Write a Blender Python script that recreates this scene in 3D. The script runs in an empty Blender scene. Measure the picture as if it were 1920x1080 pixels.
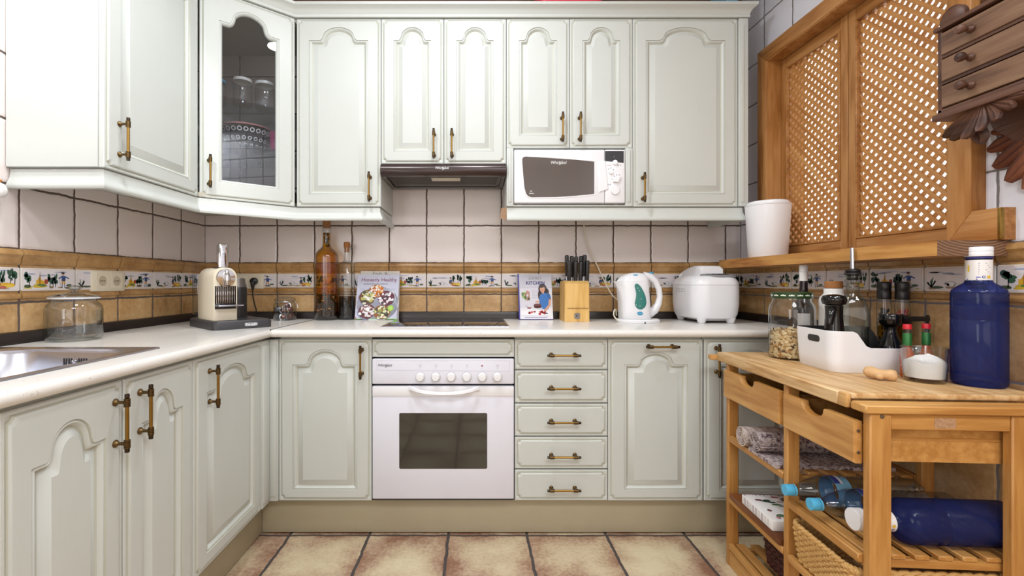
import bpy, bmesh, math, random
from mathutils import Vector, Matrix
random.seed(7)
S = bpy.context.scene
COL = S.collection
PI = math.pi
# ---- calibration of the photograph: 16 mm lens, level camera -------------
F, CX, CY, H = 853.0, 890.0, 530.0, 1.092
BACK, LEFT, RIGHT = 2.5, -1.480, 1.4537
def at(px, py, d): return Vector(((px-CX)*d/F, d, H-(py-CY)*d/F))
def zpx(py, d): return H-(py-CY)*d/F
def xpx(px, d): return (px-CX)*d/F
def onz(px, py, z): return at(px, py, (H-z)*F/(py-CY))

def lin(c):
    c = c/255.0
    return c/12.92 if c <= .04045 else ((c+.055)/1.055)**2.4
def C(r, g, b): return (lin(r), lin(g), lin(b), 1.0)
def X(s): return C(int(s[0:2], 16), int(s[2:4], 16), int(s[4:6], 16))

# ---------------------------------------------------------------- materials
class NT:
    def __init__(s, name):
        s.m = bpy.data.materials.new(name); s.m.use_nodes = True
        s.t = s.m.node_tree; s.t.nodes.clear()
        s.out = s.n('ShaderNodeOutputMaterial')
    def n(s, t, **k):
        o = s.t.nodes.new(t)
        for a, b in k.items(): setattr(o, a, b)
        return o
    def l(s, a, b): s.t.links.new(a, b)
    def val(s, sock, v):
        if hasattr(v, 'is_linked') or isinstance(v, bpy.types.NodeSocket): s.l(v, sock)
        else: sock.default_value = v
    def math(s, op, a, b=None, c=None):
        o = s.n('ShaderNodeMath', operation=op)
        s.val(o.inputs[0], a)
        if b is not None: s.val(o.inputs[1], b)
        if c is not None: s.val(o.inputs[2], c)
        return o.outputs[0]
    def mix(s, f, a, b):
        o = s.n('ShaderNodeMix', data_type='RGBA')
        s.val(o.inputs[0], f); s.val(o.inputs[6], a); s.val(o.inputs[7], b)
        return o.outputs[2]
    def pos(s, kind='Object'):
        return s.n('ShaderNodeTexCoord').outputs[kind]
    def world(s): return s.n('ShaderNodeNewGeometry').outputs['Position']
    def noise(s, vec, scale, detail=3, rough=.55, sc=(1, 1, 1)):
        if sc != (1, 1, 1):
            mp = s.n('ShaderNodeMapping'); s.l(vec, mp.inputs[0]); mp.inputs['Scale'].default_value = sc; vec = mp.outputs[0]
        o = s.n('ShaderNodeTexNoise'); s.l(vec, o.inputs['Vector'])
        o.inputs['Scale'].default_value = scale; o.inputs['Detail'].default_value = detail; o.inputs['Roughness'].default_value = rough
        return o.outputs[0]
    def ramp(s, f, stops):
        o = s.n('ShaderNodeValToRGB'); s.l(f, o.inputs[0]); e = o.color_ramp.elements
        while len(e) < len(stops): e.new(.5)
        for k, (p, c) in enumerate(stops):
            e[k].position = p; e[k].color = c if len(c) == 4 else (*c, 1)
        return o.outputs[0]
    def bsdf(s, col, rough=.5, metal=0, spec=.5, normal=None, coat=0, **kw):
        b = s.n('ShaderNodeBsdfPrincipled')
        s.val(b.inputs['Base Color'], col); s.val(b.inputs['Roughness'], rough)
        s.val(b.inputs['Metallic'], metal); b.inputs['Specular IOR Level'].default_value = spec
        b.inputs['Coat Weight'].default_value = coat
        for k, v in kw.items(): s.val(b.inputs[k.replace('_', ' ')], v)
        if normal is not None: s.l(normal, b.inputs['Normal'])
        s.l(b.outputs[0], s.out.inputs[0]); return b
    def bump(s, h, strength=.3, dist=.002):
        o = s.n('ShaderNodeBump'); s.l(h, o.inputs['Height']); o.inputs['Strength'].default_value = strength
        o.inputs['Distance'].default_value = dist; return o.outputs[0]

def sc(c, k): return (min(c[0]*k, 1), min(c[1]*k, 1), min(c[2]*k, 1), 1)
def plain(name, col, rough=.45, metal=0, var=.08, scale=30, spec=.5, bump=0, coat=0, stretch=(1, 1, 1)):
    t = NT(name); p = t.pos()
    f = t.noise(p, scale, 3, .6, stretch)
    c = t.mix(f, sc(col, 1-var), sc(col, 1+var))
    nrm = t.bump(f, bump, .001) if bump else None
    t.bsdf(c, rough, metal, spec, nrm, coat); return t.m
def wood(name, c1, c2, axis=0, scale=14, rough=.45, knots=0, c3=None, bump=.08, ring=1.0):
    t = NT(name); p = t.pos()
    s3 = [1, 1, 1]; s3[axis] = .07
    f = t.noise(p, scale*2.2, 6, .62, tuple(s3))
    s4 = [1, 1, 1]; s4[axis] = .16
    g = t.noise(p, scale*.45, 2, .5, tuple(s4))
    w = t.math('MULTIPLY', g, 26*ring); w = t.math('SINE', w); w = t.math('MULTIPLY_ADD', w, .16, 0.0)
    f = t.math('ADD', f, w)
    stops = [(.30, c1), (.68, c2)] if c3 is None else [(.25, c1), (.5, c2), (.78, c3)]
    c = t.ramp(f, stops)
    t.bsdf(c, rough, 0, .4, t.bump(f, bump, .001)); return t.m
def glass(name, tint=(1, 1, 1, 1), edge=(.75, .78, .78, 1), refl=.05, rough=.0, power=3.0, gloss=.75):
    """thin clear wall: lets light through, mirrors at grazing angles"""
    t = NT(name)
    lw = t.n('ShaderNodeLayerWeight'); lw.inputs['Blend'].default_value = .5
    f = t.math('POWER', lw.outputs['Facing'], power)
    tr = t.n('ShaderNodeBsdfTransparent'); t.l(t.mix(t.math('POWER', lw.outputs['Facing'], 2.0), tint, edge), tr.inputs[0])
    gl = t.n('ShaderNodeBsdfGlossy'); gl.inputs['Roughness'].default_value = rough
    mx = t.n('ShaderNodeMixShader'); t.l(t.math('MULTIPLY_ADD', f, gloss, refl), mx.inputs[0])
    t.l(tr.outputs[0], mx.inputs[1]); t.l(gl.outputs[0], mx.inputs[2]); t.l(mx.outputs[0], t.out.inputs[0])
    return t.m
def emit(name, col, st):
    t = NT(name); e = t.n('ShaderNodeEmission'); e.inputs[0].default_value = col; e.inputs[1].default_value = st
    t.l(e.outputs[0], t.out.inputs[0]); return t.m

def tile_mat(name, axis, u0, period, z0, zp, orange=True, white=X('e5dbd7'), wz=1.2004, grout=X('5d5049'), gw=.0042):
    t = NT(name); w = t.world()
    sx = t.n('ShaderNodeSeparateXYZ'); t.l(w, sx.inputs[0])
    u, z = sx.outputs[axis], sx.outputs[2]
    wob = t.math('MULTIPLY_ADD', t.noise(w, 22, 2), .009, -.0045)
    low = t.math('LESS_THAN', z, wz-.03)
    uu = t.math('ADD', u, wob); zz = t.math('ADD', t.math('MULTIPLY_ADD', low, -.0317, z), wob)
    def line(c, c0, p):
        q = t.math('DIVIDE', t.math('SUBTRACT', c, c0), p)
        fr = t.math('FRACT', q); d = t.math('ABSOLUTE', t.math('SUBTRACT', fr, .5))
        return t.math('MULTIPLY', t.math('SUBTRACT', .5, d), p), t.math('FLOOR', q)   # distance to nearest line
    du, iu = line(uu, u0, period); dz, iz = line(zz, z0, zp)
    d = t.math('MINIMUM', du, dz)
    m = t.n('ShaderNodeMapRange'); m.interpolation_type = 'SMOOTHSTEP'; t.l(d, m.inputs[0])
    m.inputs[1].default_value = gw*.75; m.inputs[2].default_value = gw*1.15
    mask = m.outputs[0]
    rnd = t.n('ShaderNodeTexWhiteNoise', noise_dimensions='2D'); cb = t.n('ShaderNodeCombineXYZ')
    t.l(iu, cb.inputs[0]); t.l(iz, cb.inputs[1]); t.l(cb.outputs[0], rnd.inputs['Vector'])
    r = rnd.outputs['Value']
    wcol = t.mix(r, sc(white, .96), sc(white, 1.03))
    n1 = t.noise(w, 9, 5, .65); n2 = t.noise(w, 60, 4, .7)
    ocol = t.ramp(t.math('ADD', t.math('MULTIPLY', n1, .7), t.math('MULTIPLY', n2, .3)),
                  [(.3, X('94714a')), (.48, X('bb9463')), (.62, X('cca97a')), (.8, X('d6b88e'))])
    isw = t.math('GREATER_THAN', z, wz-.03)
    base = t.mix(isw, ocol, wcol) if orange else wcol
    col = t.mix(mask, grout, base)
    hgt = t.math('ADD', t.math('MULTIPLY', t.n('ShaderNodeMapRange').outputs[0], 0), mask)
    m2 = t.n('ShaderNodeMapRange'); m2.interpolation_type = 'SMOOTHSTEP'; t.l(d, m2.inputs[0])
    m2.inputs[1].default_value = gw*.6; m2.inputs[2].default_value = gw*3
    hgt = t.math('ADD', m2.outputs[0], t.math('MULTIPLY', t.noise(w, 14, 2), .9))
    rough = t.math('MULTIPLY_ADD', mask, -.62, .85)
    t.bsdf(col, rough, 0, .5, t.bump(hgt, .35, .004)); return t.m

def floor_mat():
    t = NT('floor_tiles'); w = t.world(); sx = t.n('ShaderNodeSeparateXYZ'); t.l(w, sx.inputs[0])
    wob = t.math('MULTIPLY_ADD', t.noise(w, 16, 3), .014, -.007)
    P = .3417
    def line(c, c0):
        q = t.math('DIVIDE', t.math('SUBTRACT', t.math('ADD', c, wob), c0), P)
        d = t.math('ABSOLUTE', t.math('SUBTRACT', t.math('FRACT', q), .5))
        return t.math('MULTIPLY', t.math('SUBTRACT', .5, d), P), t.math('FLOOR', q)
    du, iu = line(sx.outputs[0], -.115); dz, iz = line(sx.outputs[1], 1.965)
    d = t.math('MINIMUM', du, dz)
    def mr(a, b):
        m = t.n('ShaderNodeMapRange'); m.interpolation_type = 'SMOOTHSTEP'; t.l(d, m.inputs[0]); m.inputs[1].default_value = a; m.inputs[2].default_value = b; return m.outputs[0]
    mask = mr(.0045, .0075)
    cb = t.n('ShaderNodeCombineXYZ'); t.l(iu, cb.inputs[0]); t.l(iz, cb.inputs[1])
    rn = t.n('ShaderNodeTexWhiteNoise', noise_dimensions='2D'); t.l(cb.outputs[0], rn.inputs['Vector'])
    off = t.n('ShaderNodeVectorMath', operation='SCALE'); t.l(rn.outputs['Color'], off.inputs[0]); off.inputs['Scale'].default_value = 7
    ad = t.n('ShaderNodeVectorMath', operation='ADD'); t.l(w, ad.inputs[0]); t.l(off.outputs[0], ad.inputs[1])
    n1 = t.noise(ad.outputs[0], 4.5, 4, .6); n2 = t.noise(w, 70, 4, .7)
    edge = mr(.0, .12)
    f = t.math('ADD', t.math('MULTIPLY_ADD', n1, .72, t.math('MULTIPLY', n2, .36)), t.math('MULTIPLY_ADD', edge, .16, -.10))
    c = t.ramp(f, [(.34, X('8d6650')), (.45, X('b0937a')), (.55, X('c8b596')), (.70, X('d8caa9'))])
    col = t.mix(mask, X('4a4340'), c)
    hb = t.math('ADD', mr(.003, .012), t.math('MULTIPLY', n2, .15))
    t.bsdf(col, t.math('MULTIPLY_ADD', mask, -.4, .85), 0, .5, t.bump(hb, .4, .004)); return t.m

MAT = {}
paint = X('cfd0bd')
def paint_mat(name, base):
    t = NT(name); p = t.world()
    g = t.noise(p, 90, 4, .6, (1, 1, .045))
    v = t.noise(p, 3.5, 3, .5)
    c = t.mix(v, sc(base, .96), sc(base, 1.04))
    c = t.mix(t.math('MULTIPLY', g, .10), c, sc(base, .8))
    t.bsdf(c, .38, 0, .45, t.bump(g, .10, .0008)); return t.m
MAT['paint'] = paint_mat('sage_cream_paint', X('cbcfca'))
MAT['glaze'] = paint_mat('glazed_groove_paint', X('bfc0b2'))
MAT['plinth'] = plain('plinth_paint', X('b3a98f'), .45, var=.06, scale=8)
MAT['inside'] = plain('cabinet_inside', X('b9b3a3'), .6)
MAT['dark'] = plain('dark_gap', X('2a2624'), .6)
MAT['brass'] = plain('aged_brass', X('9c7a3e'), .32, 1, .25, 120)
MAT['bronze'] = plain('dark_bronze', X('4c4238'), .35, 1, .25, 140)
MAT['whiteplastic'] = plain('white_plastic', X('ebebee'), .28, 0, .015, 6)
MAT['whitegloss'] = plain('white_enamel', X('e2e3ee'), .18, 0, .01, 5)
MAT['creamplastic'] = plain('cream_plastic', X('ddd3bd'), .35, 0, .02, 8)
MAT['blackplastic'] = plain('black_plastic', X('1d1b1c'), .32, 0, .1, 40)
MAT['blackgloss'] = plain('black_gloss', X('0d0c0d'), .12, 0, .1, 20)
MAT['darkgrey'] = plain('dark_grey_plastic', X('3b3a3d'), .4)
MAT['grey'] = plain('grey_plastic', X('8d8d90'), .4)
MAT['steel'] = plain('brushed_steel', X('ccd0dc'), .24, 1, .06, 60, stretch=(1, .06, 1))
MAT['steelrim'] = plain('steel_rim', X('8e8b88'), .34, 1, .05, 60)
MAT['chrome'] = plain('chrome', X('dcdcde'), .06, 1, .01)
MAT['hood'] = plain('dark_brown_metal', X('3a2c2a'), .25, .3, .05, 5)
MAT['hoodgrey'] = plain('filter_grey', X('6a6460'), .35, .6, .1, 30)
MAT['ovenglass'] = plain('oven_glass', X('3a3730'), .05, 0, .15, 4, .6)
MAT['mwglass'] = plain('microwave_glass', X('625955'), .06, 0, .1, 4, .6)  # brown-grey of the reflected room is put into the glass colour
MAT['hobglass'] = plain('ceramic_glass', X('0b0a0a'), .03, 0, .1, 4, .8)
def speck():
    t = NT('speckled_laminate'); p = t.world()
    a = t.noise(p, 150, 2, .7); b = t.noise(p, 22, 3, .6)
    f = t.math('MULTIPLY', t.math('GREATER_THAN', a, .66), t.math('GREATER_THAN', b, .5))
    c = t.mix(t.math('MULTIPLY', f, .5), t.mix(b, X('e3dfd8'), X('ece9e4')), X('a58f74'))
    t.bsdf(c, .22, 0, .5); return t.m
MAT['laminate'] = speck()
MAT['upstand'] = plain('black_brown_strip', X('231b19'), .3, 0, .1, 20)
def orange(name):
    t = NT(name); w = t.world(); n1 = t.noise(w, 11, 5, .65); n2 = t.noise(w, 70, 4, .7)
    c = t.ramp(t.math('ADD', t.math('MULTIPLY', n1, .7), t.math('MULTIPLY', n2, .3)),
               [(.3, X('8a663c')), (.48, X('af8552')), (.62, X('bf9864')), (.8, X('cbaa7c'))])
    t.bsdf(c, .3, 0, .5, t.bump(n2, .15, .001)); return t.m
MAT['orange'] = orange('ochre_moulding_tile')
MAT['pine'] = wood('varnished_pine', X('8f5c29'), X('aa7540'), 2, 34, .35, c3=X('b98752'), ring=.5)
MAT['pineh'] = wood('varnished_pine_rail', X('8f5c29'), X('aa7540'), 1, 34, .35, c3=X('b98752'), ring=.5)
MAT['pinestrip'] = wood('lattice_strip', X('bb7b39'), X('cf9350'), 1, 30, .45, c3=X('dba766'))
MAT['sill'] = wood('sill_pine', X('8f5a28'), X('b67f42'), 1, 34, .45, c3=X('c99655'), ring=.7)
MAT['endgrain'] = plain('end_grain', X('6b4a34'), .6, 0, .4, 40, stretch=(1, 1, 6))
MAT['beech'] = wood('cart_beech', X('ae783c'), X('c69352'), 2, 24, .42, c3=X('d2a465'), ring=.4)
MAT['beechx'] = wood('cart_beech_rail', X('ae783c'), X('c69352'), 0, 24, .42, c3=X('d2a465'), ring=.4)
MAT['beechy'] = wood('cart_beech_front', X('b07b3e'), X('c79454'), 1, 24, .42, c3=X('d2a465'), ring=.4)
MAT['block'] = wood('worn_butcher_block', X('b98d58'), X('d7b483'), 1, 30, .5, c3=X('e2c59a'), ring=.4)
MAT['blockside'] = wood('butcher_block_edge', X('b07d43'), X('cb9c60'), 1, 30, .5, c3=X('d8ae75'), ring=.4)
MAT['darkoak'] = wood('dark_carved_oak', X('3a231a'), X('5a3a2b'), 1, 14, .42, c3=X('6a4a3a'), bump=.15)
MAT['oakfront'] = wood('old_oak_drawer', X('553b2b'), X('745540'), 1, 30, .5, c3=X('886950'), ring=.6, bump=.15)
MAT['redoak'] = wood('reddish_oak', X('5e3222'), X('7d4a33'), 2, 14, .45)
MAT['knifewood'] = wood('knife_block_beech', X('c8984f'), X('ddb269'), 2, 20, .4, c3=X('e6c07c'))
MAT['chip'] = plain('raw_chipboard', X('a58467'), .8, 0, .3, 200)
MAT['cork'] = plain('cork', X('a8703f'), .8, 0, .3, 160)
MAT['glass'] = glass('clear_glass', (.97, .98, .98, 1), (.54, .58, .57, 1), .06, power=2.4)
MAT['pane'] = glass('cabinet_pane', (.84, .86, .88, 1), (.6, .62, .64, 1), .07, gloss=.6)
MAT['shelfglass'] = glass('shelf_glass', (.86, .9, .9, 1), (.5, .6, .6, 1), .08)
MAT['greyglass'] = glass('grey_bottle_glass', (.80, .82, .78, 1), (.32, .36, .33, 1), .05)
MAT['pet'] = glass('clear_plastic_bottle', (.88, .93, .98, 1), (.5, .56, .64, 1), .07, .05)
def blue_plastic():
    t = NT('blue_bottle_plastic'); lw = t.n('ShaderNodeLayerWeight'); lw.inputs['Blend'].default_value = .5
    f = lw.outputs['Facing']
    tr = t.n('ShaderNodeBsdfTransparent'); t.l(t.mix(t.math('POWER', f, 2.0), (.34, .41, .82, 1), (.10, .12, .42, 1)), tr.inputs[0])
    b = t.n('ShaderNodeBsdfPrincipled'); b.inputs['Base Color'].default_value = X('34407c'); b.inputs['Roughness'].default_value = .08
    mx = t.n('ShaderNodeMixShader'); mx.inputs[0].default_value = .28
    t.l(tr.outputs[0], mx.inputs[1]); t.l(b.outputs[0], mx.inputs[2]); t.l(mx.outputs[0], t.out.inputs[0]); return t.m
MAT['blueglass'] = blue_plastic()
MAT['oil'] = glass('golden_oil', (.90, .64, .09, 1), (.60, .30, .02, 1), .03)
MAT['oildark'] = glass('yellow_oil', (.6, .5, .08, 1), (.3, .22, .03, 1), .03)
MAT['herbs'] = plain('steeped_herbs', X('2a2118'), .6, 0, .7, 90)
MAT['vinegar'] = glass('dark_vinegar', (.20, .12, .10, 1), (.10, .06, .05, 1), .04)
MAT['winedark'] = plain('dark_wine_glass', X('1d1214'), .08, 0, .1, 10)
MAT['ceramic'] = plain('white_ceramic', X('efedea'), .2, 0, .01, 5)
MAT['paper'] = plain('white_paper', X('e9e6e4'), .6, 0, .02, 20)
MAT['greenlid'] = plain('green_lid', X('27401f'), .3, 0, .1, 20)
MAT['salt'] = plain('coarse_salt', X('f2efee'), .7, 0, .06, 300, bump=.6)
MAT['ginger'] = plain('ginger_skin', X('d0a878'), .7, 0, .25, 60, bump=.5)
MAT['redplastic'] = plain('red_plastic', X('cf2240'), .35)
MAT['bluepaint'] = plain('blue_box', X('5b8fa6'), .5)
MAT['bluecap'] = plain('light_blue_cap', X('54b2dc'), .35)
MAT['redcap'] = plain('red_cap', X('c8202c'), .35)
MAT['sauce'] = plain('pepper_sauce', X('a34a22'), .15, 0, .15, 30)
MAT['greenlabel'] = plain('green_foil', X('2c6b34'), .35, .3)
MAT['teal'] = plain('teal_window', X('3d8078'), .2)
MAT['bluebadge'] = plain('blue_badge', X('3f9cc4'), .35)
MAT['redled'] = plain('red_mark', X('a01c2c'), .4)
MAT['ink'] = plain('dark_ink', X('2b2a2e'), .5)
MAT['inkwhite'] = plain('white_ink', X('f0f0f2'), .4)
MAT['purpleink'] = plain('plum_ink', X('8d5878'), .5)
MAT['navyink'] = plain('navy_ink', X('2c2f78'), .5)
MAT['rope'] = plain('white_cotton', X('e6e2de'), .9, 0, .15, 200, bump=.6)
MAT['wicker'] = plain('seagrass', X('c59a5c'), .7, 0, .3, 120, bump=.4)
MAT['maroon'] = plain('maroon_wicker', X('46201f'), .55, 0, .3, 60, bump=.4)
MAT['brownboard'] = wood('brown_board', X('5c3218'), X('7d4a26'), 1, 12, .4)
MAT['cloth'] = plain('quilted_cloth', X('cdbfb8'), .9, 0, .25, 110, bump=.5)
MAT['clothb'] = plain('patterned_cloth', X('a59796'), .9, 0, .55, 130, bump=.5)
MAT['capsule'] = plain('brown_capsule', X('6b4740'), .3, .6, .15, 30)
MAT['capsuleg'] = plain('grey_capsule', X('5b6066'), .3, .6, .15, 30)
MAT['foil'] = plain('silver_foil', X('b9bcc0'), .3, .9, .1, 60)
MAT['pink'] = plain('pink_glaze', X('e79a9a'), .3)
MAT['ceil'] = plain('ceiling_paint', X('e8e6e2'), .8)
MAT['plaster'] = plain('plaster', X('e2dfda'), .8)
def attr_mat():
    t = NT('printed_colours'); a = t.n('ShaderNodeAttribute'); a.attribute_name = 'Col'
    t.bsdf(a.outputs['Color'], .32, 0, .4); return t.m
MAT['print'] = attr_mat()

# ---------------------------------------------------------------- mesh tools
class MB:
    def __init__(s, M=None): s.bm = bmesh.new(); s.mi = 0; s.M = M
    def v(s, p):
        p = Vector(p); return s.bm.verts.new(s.M @ p if s.M is not None else p)
    def f(s, vs):
        try: fc = s.bm.faces.new(vs); fc.material_index = s.mi; return fc
        except ValueError: return None
    def poly(s, pts): return s.f([s.v(p) for p in pts])
    def box(s, x0, x1, y0, y1, z0, z1, bev=0, seg=2):
        p = [(x0, y0, z0), (x1, y0, z0), (x1, y1, z0), (x0, y1, z0), (x0, y0, z1), (x1, y0, z1), (x1, y1, z1), (x0, y1, z1)]
        v = [s.v(q) for q in p]
        fs = [s.f([v[i] for i in q]) for q in ((3, 2, 1, 0), (4, 5, 6, 7), (0, 1, 5, 4), (1, 2, 6, 5), (2, 3, 7, 6), (3, 0, 4, 7))]
        if bev > 0:
            es = list({e for f in fs for e in f.edges})
            r = bmesh.ops.bevel(s.bm, geom=es, offset=bev, segments=seg, profile=.5, affect='EDGES')
            for f in r['faces']: f.material_index = s.mi
        return s
    def loft(s, rings, cap0=True, cap1=True, closed=True):
        vr = [[s.v(p) for p in r] for r in rings]
        n = len(vr[0])
        for a, b in zip(vr, vr[1:]):
            for i in range(n if closed else n-1):
                j = (i+1) % n; s.f([a[i], a[j], b[j], b[i]])
        if cap0: s.f(list(reversed(vr[0])))
        if cap1: s.f(vr[-1])
        return s
    def lathe(s, prof, c=(0, 0, 0), seg=28, axis='Z', caps=(False, False), sx=1, sy=1):
        rings = []
        for r, h in prof:
            r = max(r, 1e-5)
            ring = []
            for k in range(seg):
                a = 2*PI*k/seg; q = (r*math.cos(a)*sx, r*math.sin(a)*sy, h)
                if axis == 'X': q = (q[2], q[0], q[1])
                elif axis == 'Y': q = (q[1], q[2], q[0])
                ring.append((c[0]+q[0], c[1]+q[1], c[2]+q[2]))
            rings.append(ring)
        return s.loft(rings, *caps)
    def tube(s, pts, r, seg=8, closed=False, caps=True):
        pts = [Vector(p) for p in pts]; n = len(pts); rings = []
        up = Vector((0, 0, 1)); prev = None
        for i, p in enumerate(pts):
            a = pts[i-1] if (i or closed) else p; b = pts[(i+1) % n] if (i < n-1 or closed) else p
            t = (b-a).normalized()
            if prev is None:
                u = t.cross(up)
                if u.length < 1e-3: u = t.cross(Vector((1, 0, 0)))
                u.normalize()
            else:
                u = (prev - t*prev.dot(t)); u.normalize()
            prev = u; w = t.cross(u)
            rr = r[i] if isinstance(r, (list, tuple)) else r
            rings.append([p+(u*math.cos(2*PI*k/seg)+w*math.sin(2*PI*k/seg))*rr for k in range(seg)])
        if closed: rings.append(rings[0]); return s.loft(rings, False, False)
        return s.loft(rings, caps, caps)
    def prism(s, pts, o, U, V, N, n0, n1, bev=0):
        o, U, V, N = Vector(o), Vector(U), Vector(V), Vector(N)
        a = [o+U*p[0]+V*p[1]+N*n0 for p in pts]; b = [o+U*p[0]+V*p[1]+N*n1 for p in pts]
        return s.loft([a, b])
    def ball(s, c, r, seg=14, sc=(1, 1, 1)):
        k = max(5, seg//2)
        prof = [(r*math.sin(PI*i/k), -r*math.cos(PI*i/k)) for i in range(k+1)]
        rings = []
        for q, h in prof:
            rings.append([(c[0]+max(q, 1e-5)*math.cos(2*PI*j/seg)*sc[0], c[1]+max(q, 1e-5)*math.sin(2*PI*j/seg)*sc[1], c[2]+h*sc[2]) for j in range(seg)])
        return s.loft(rings, False, False)

WL = {}
def link(o): COL.objects.link(o)
def obj(name, mb, mats, parent=None, ang=38, recalc=True, kind=None, label=None):
    bm = mb.bm
    bmesh.ops.remove_doubles(bm, verts=bm.verts, dist=1e-6)
    if recalc: bmesh.ops.recalc_face_normals(bm, faces=bm.faces)
    if parent is not None: off = WL[parent.name]
    else:
        xs = [v.co for v in bm.verts]
        off = Vector(((min(v.x for v in xs)+max(v.x for v in xs))/2, (min(v.y for v in xs)+max(v.y for v in xs))/2, min(v.z for v in xs)))
    bmesh.ops.translate(bm, verts=bm.verts, vec=-off)
    me = bpy.data.meshes.new(name); bm.to_mesh(me); bm.free()
    for p in me.polygons: p.use_smooth = True
    me.set_sharp_from_angle(angle=math.radians(ang))
    for m in (mats if isinstance(mats, (list, tuple)) else [mats]): me.materials.append(MAT[m] if isinstance(m, str) else m)
    o = bpy.data.objects.new(name, me); link(o)
    if parent is not None: o.parent = parent; WL[o.name] = WL[parent.name].copy()
    else: o.location = off; WL[o.name] = off.copy()
    if kind: o['kind'] = kind
    if label: o['label'] = label
    return o
def tag(o, label, cat, group=None):
    o['label'] = label; o['category'] = cat
    if group: o['group'] = group
    return o
def thing(name, label, cat, loc, group=None):
    o = bpy.data.objects.new(name, None); link(o); o.empty_display_size = .05
    o.location = Vector(loc); WL[o.name] = Vector(loc)
    return tag(o, label, cat, group)
def struct(name, mb, mats, parent=None, **k): return obj(name, mb, mats, parent, kind='structure', **k)
def clone(root, loc, label=None, rotz=None, group=None):
    r = root.copy(); link(r); r.location = Vector(loc); WL[r.name] = Vector(loc)
    if rotz is not None: r.rotation_euler = (0, 0, rotz)
    if label: r['label'] = label
    if group: r['group'] = group
    for ch in list(root.children):
        c = ch.copy(); link(c); c.parent = r; WL[c.name] = Vector(loc)
        for g in list(ch.children):
            d = g.copy(); link(d); d.parent = c; WL[d.name] = Vector(loc)
    return r

class Art:
    """flat printed artwork: coloured polygons in the metric (u,v) plane of a surface"""
    def __init__(s): s.p = []
    def add(s, col, pts, layer=1): s.p.append((X(col) if isinstance(col, str) else col, pts, layer)); return s
    def rect(s, col, u0, v0, u1, v1, layer=1): return s.add(col, [(u0, v0), (u1, v0), (u1, v1), (u0, v1)], layer)
    def ell(s, col, u, v, a, b, layer=1, n=12, jit=0):
        return s.add(col, [(u+a*math.cos(2*PI*k/n)*(1+random.uniform(-jit, jit)), v+b*math.sin(2*PI*k/n)*(1+random.uniform(-jit, jit))) for k in range(n)], layer)
    def rrect(s, col, u0, v0, u1, v1, r, layer=1):
        pts = []
        for cx, cy, a0 in ((u1-r, v0+r, -90), (u1-r, v1-r, 0), (u0+r, v1-r, 90), (u0+r, v0+r, 180)):
            pts += [(cx+r*math.cos(math.radians(a0+k*22.5)), cy+r*math.sin(math.radians(a0+k*22.5))) for k in range(5)]
        return s.add(col, pts, layer)
    def line(s, col, a, b, w, layer=1):
        a, b = Vector(a), Vector(b); d = (b-a).normalized(); n = Vector((-d.y, d.x))*w/2
        return s.add(col, [a-n, b-n, b+n, a+n], layer)
class Print:
    def __init__(s): s.bm = bmesh.new(); s.cl = s.bm.loops.layers.float_color.new('Col')
    def put(s, art, fn, scale=1.0, clip=None, base=.0003, step=.00012):
        for col, pts, layer in art.p:
            vs = [s.bm.verts.new(fn(p[0]*scale, p[1]*scale, base+step*layer)) for p in pts]
            try: f = s.bm.faces.new(vs)
            except ValueError: continue
            for l in f.loops: l[s.cl] = col
        return s
    def obj(s, name, parent, **k):
        mb = MB.__new__(MB); mb.bm = s.bm; mb.M = None; mb.mi = 0
        return obj(name, mb, 'print', parent, recalc=False, **k)
def plane(o, U, V, N):
    o, U, V, N = Vector(o), Vector(U), Vector(V), Vector(N)
    return lambda u, v, n: o+U*u+V*v+N*n
def cyl(c, r, a0=-PI/2):
    """wraps (u,v) round an upright cylinder; u is arc length from the direction a0"""
    return lambda u, v, n: Vector((c[0]+(r+n)*math.cos(a0+u/r), c[1]+(r+n)*math.sin(a0+u/r), c[2]+v))

def text(name, s, size, o, U, V, N, mat, parent, align='CENTER', depth=.0004, sx=1.0, shear=0, lift=.0005, bold=0):
    cu = bpy.data.curves.new('t', 'FONT'); cu.body = s; cu.size = size; cu.align_x = align; cu.align_y = 'CENTER'
    cu.extrude = depth; cu.shear = shear; cu.offset = bold; cu.resolution_u = 3
    ob = bpy.data.objects.new('t', cu); link(ob)
    dg = bpy.context.evaluated_depsgraph_get(); dg.update()
    me = bpy.data.meshes.new_from_object(ob.evaluated_get(dg))
    bpy.data.objects.remove(ob); bpy.data.curves.remove(cu)
    me.name = name
    o, U, V, N = Vector(o), Vector(U), Vector(V), Vector(N)
    off = WL[parent.name]
    for v in me.vertices:
        c = v.co; v.co = o+U*(c.x*sx)+V*c.y+N*(c.z+lift)-off
    me.materials.clear(); me.materials.append(MAT[mat])
    r = bpy.data.objects.new(name, me); link(r); r.parent = parent; WL[r.name] = off.copy(); return r
UX, UY, UZ = Vector((1, 0, 0)), Vector((0, 1, 0)), Vector((0, 0, 1))
NY = Vector((0, -1, 0))
def rrpts(x0, x1, y0, y1, r, k=6):
    pts = []
    for cx, cy, a0 in ((x1-r, y0+r, -90), (x1-r, y1-r, 0), (x0+r, y1-r, 90), (x0+r, y0+r, 180)):
        pts += [(cx+r*math.cos(math.radians(a0+j*90/k)), cy+r*math.sin(math.radians(a0+j*90/k))) for j in range(k+1)]
    return pts
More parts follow.
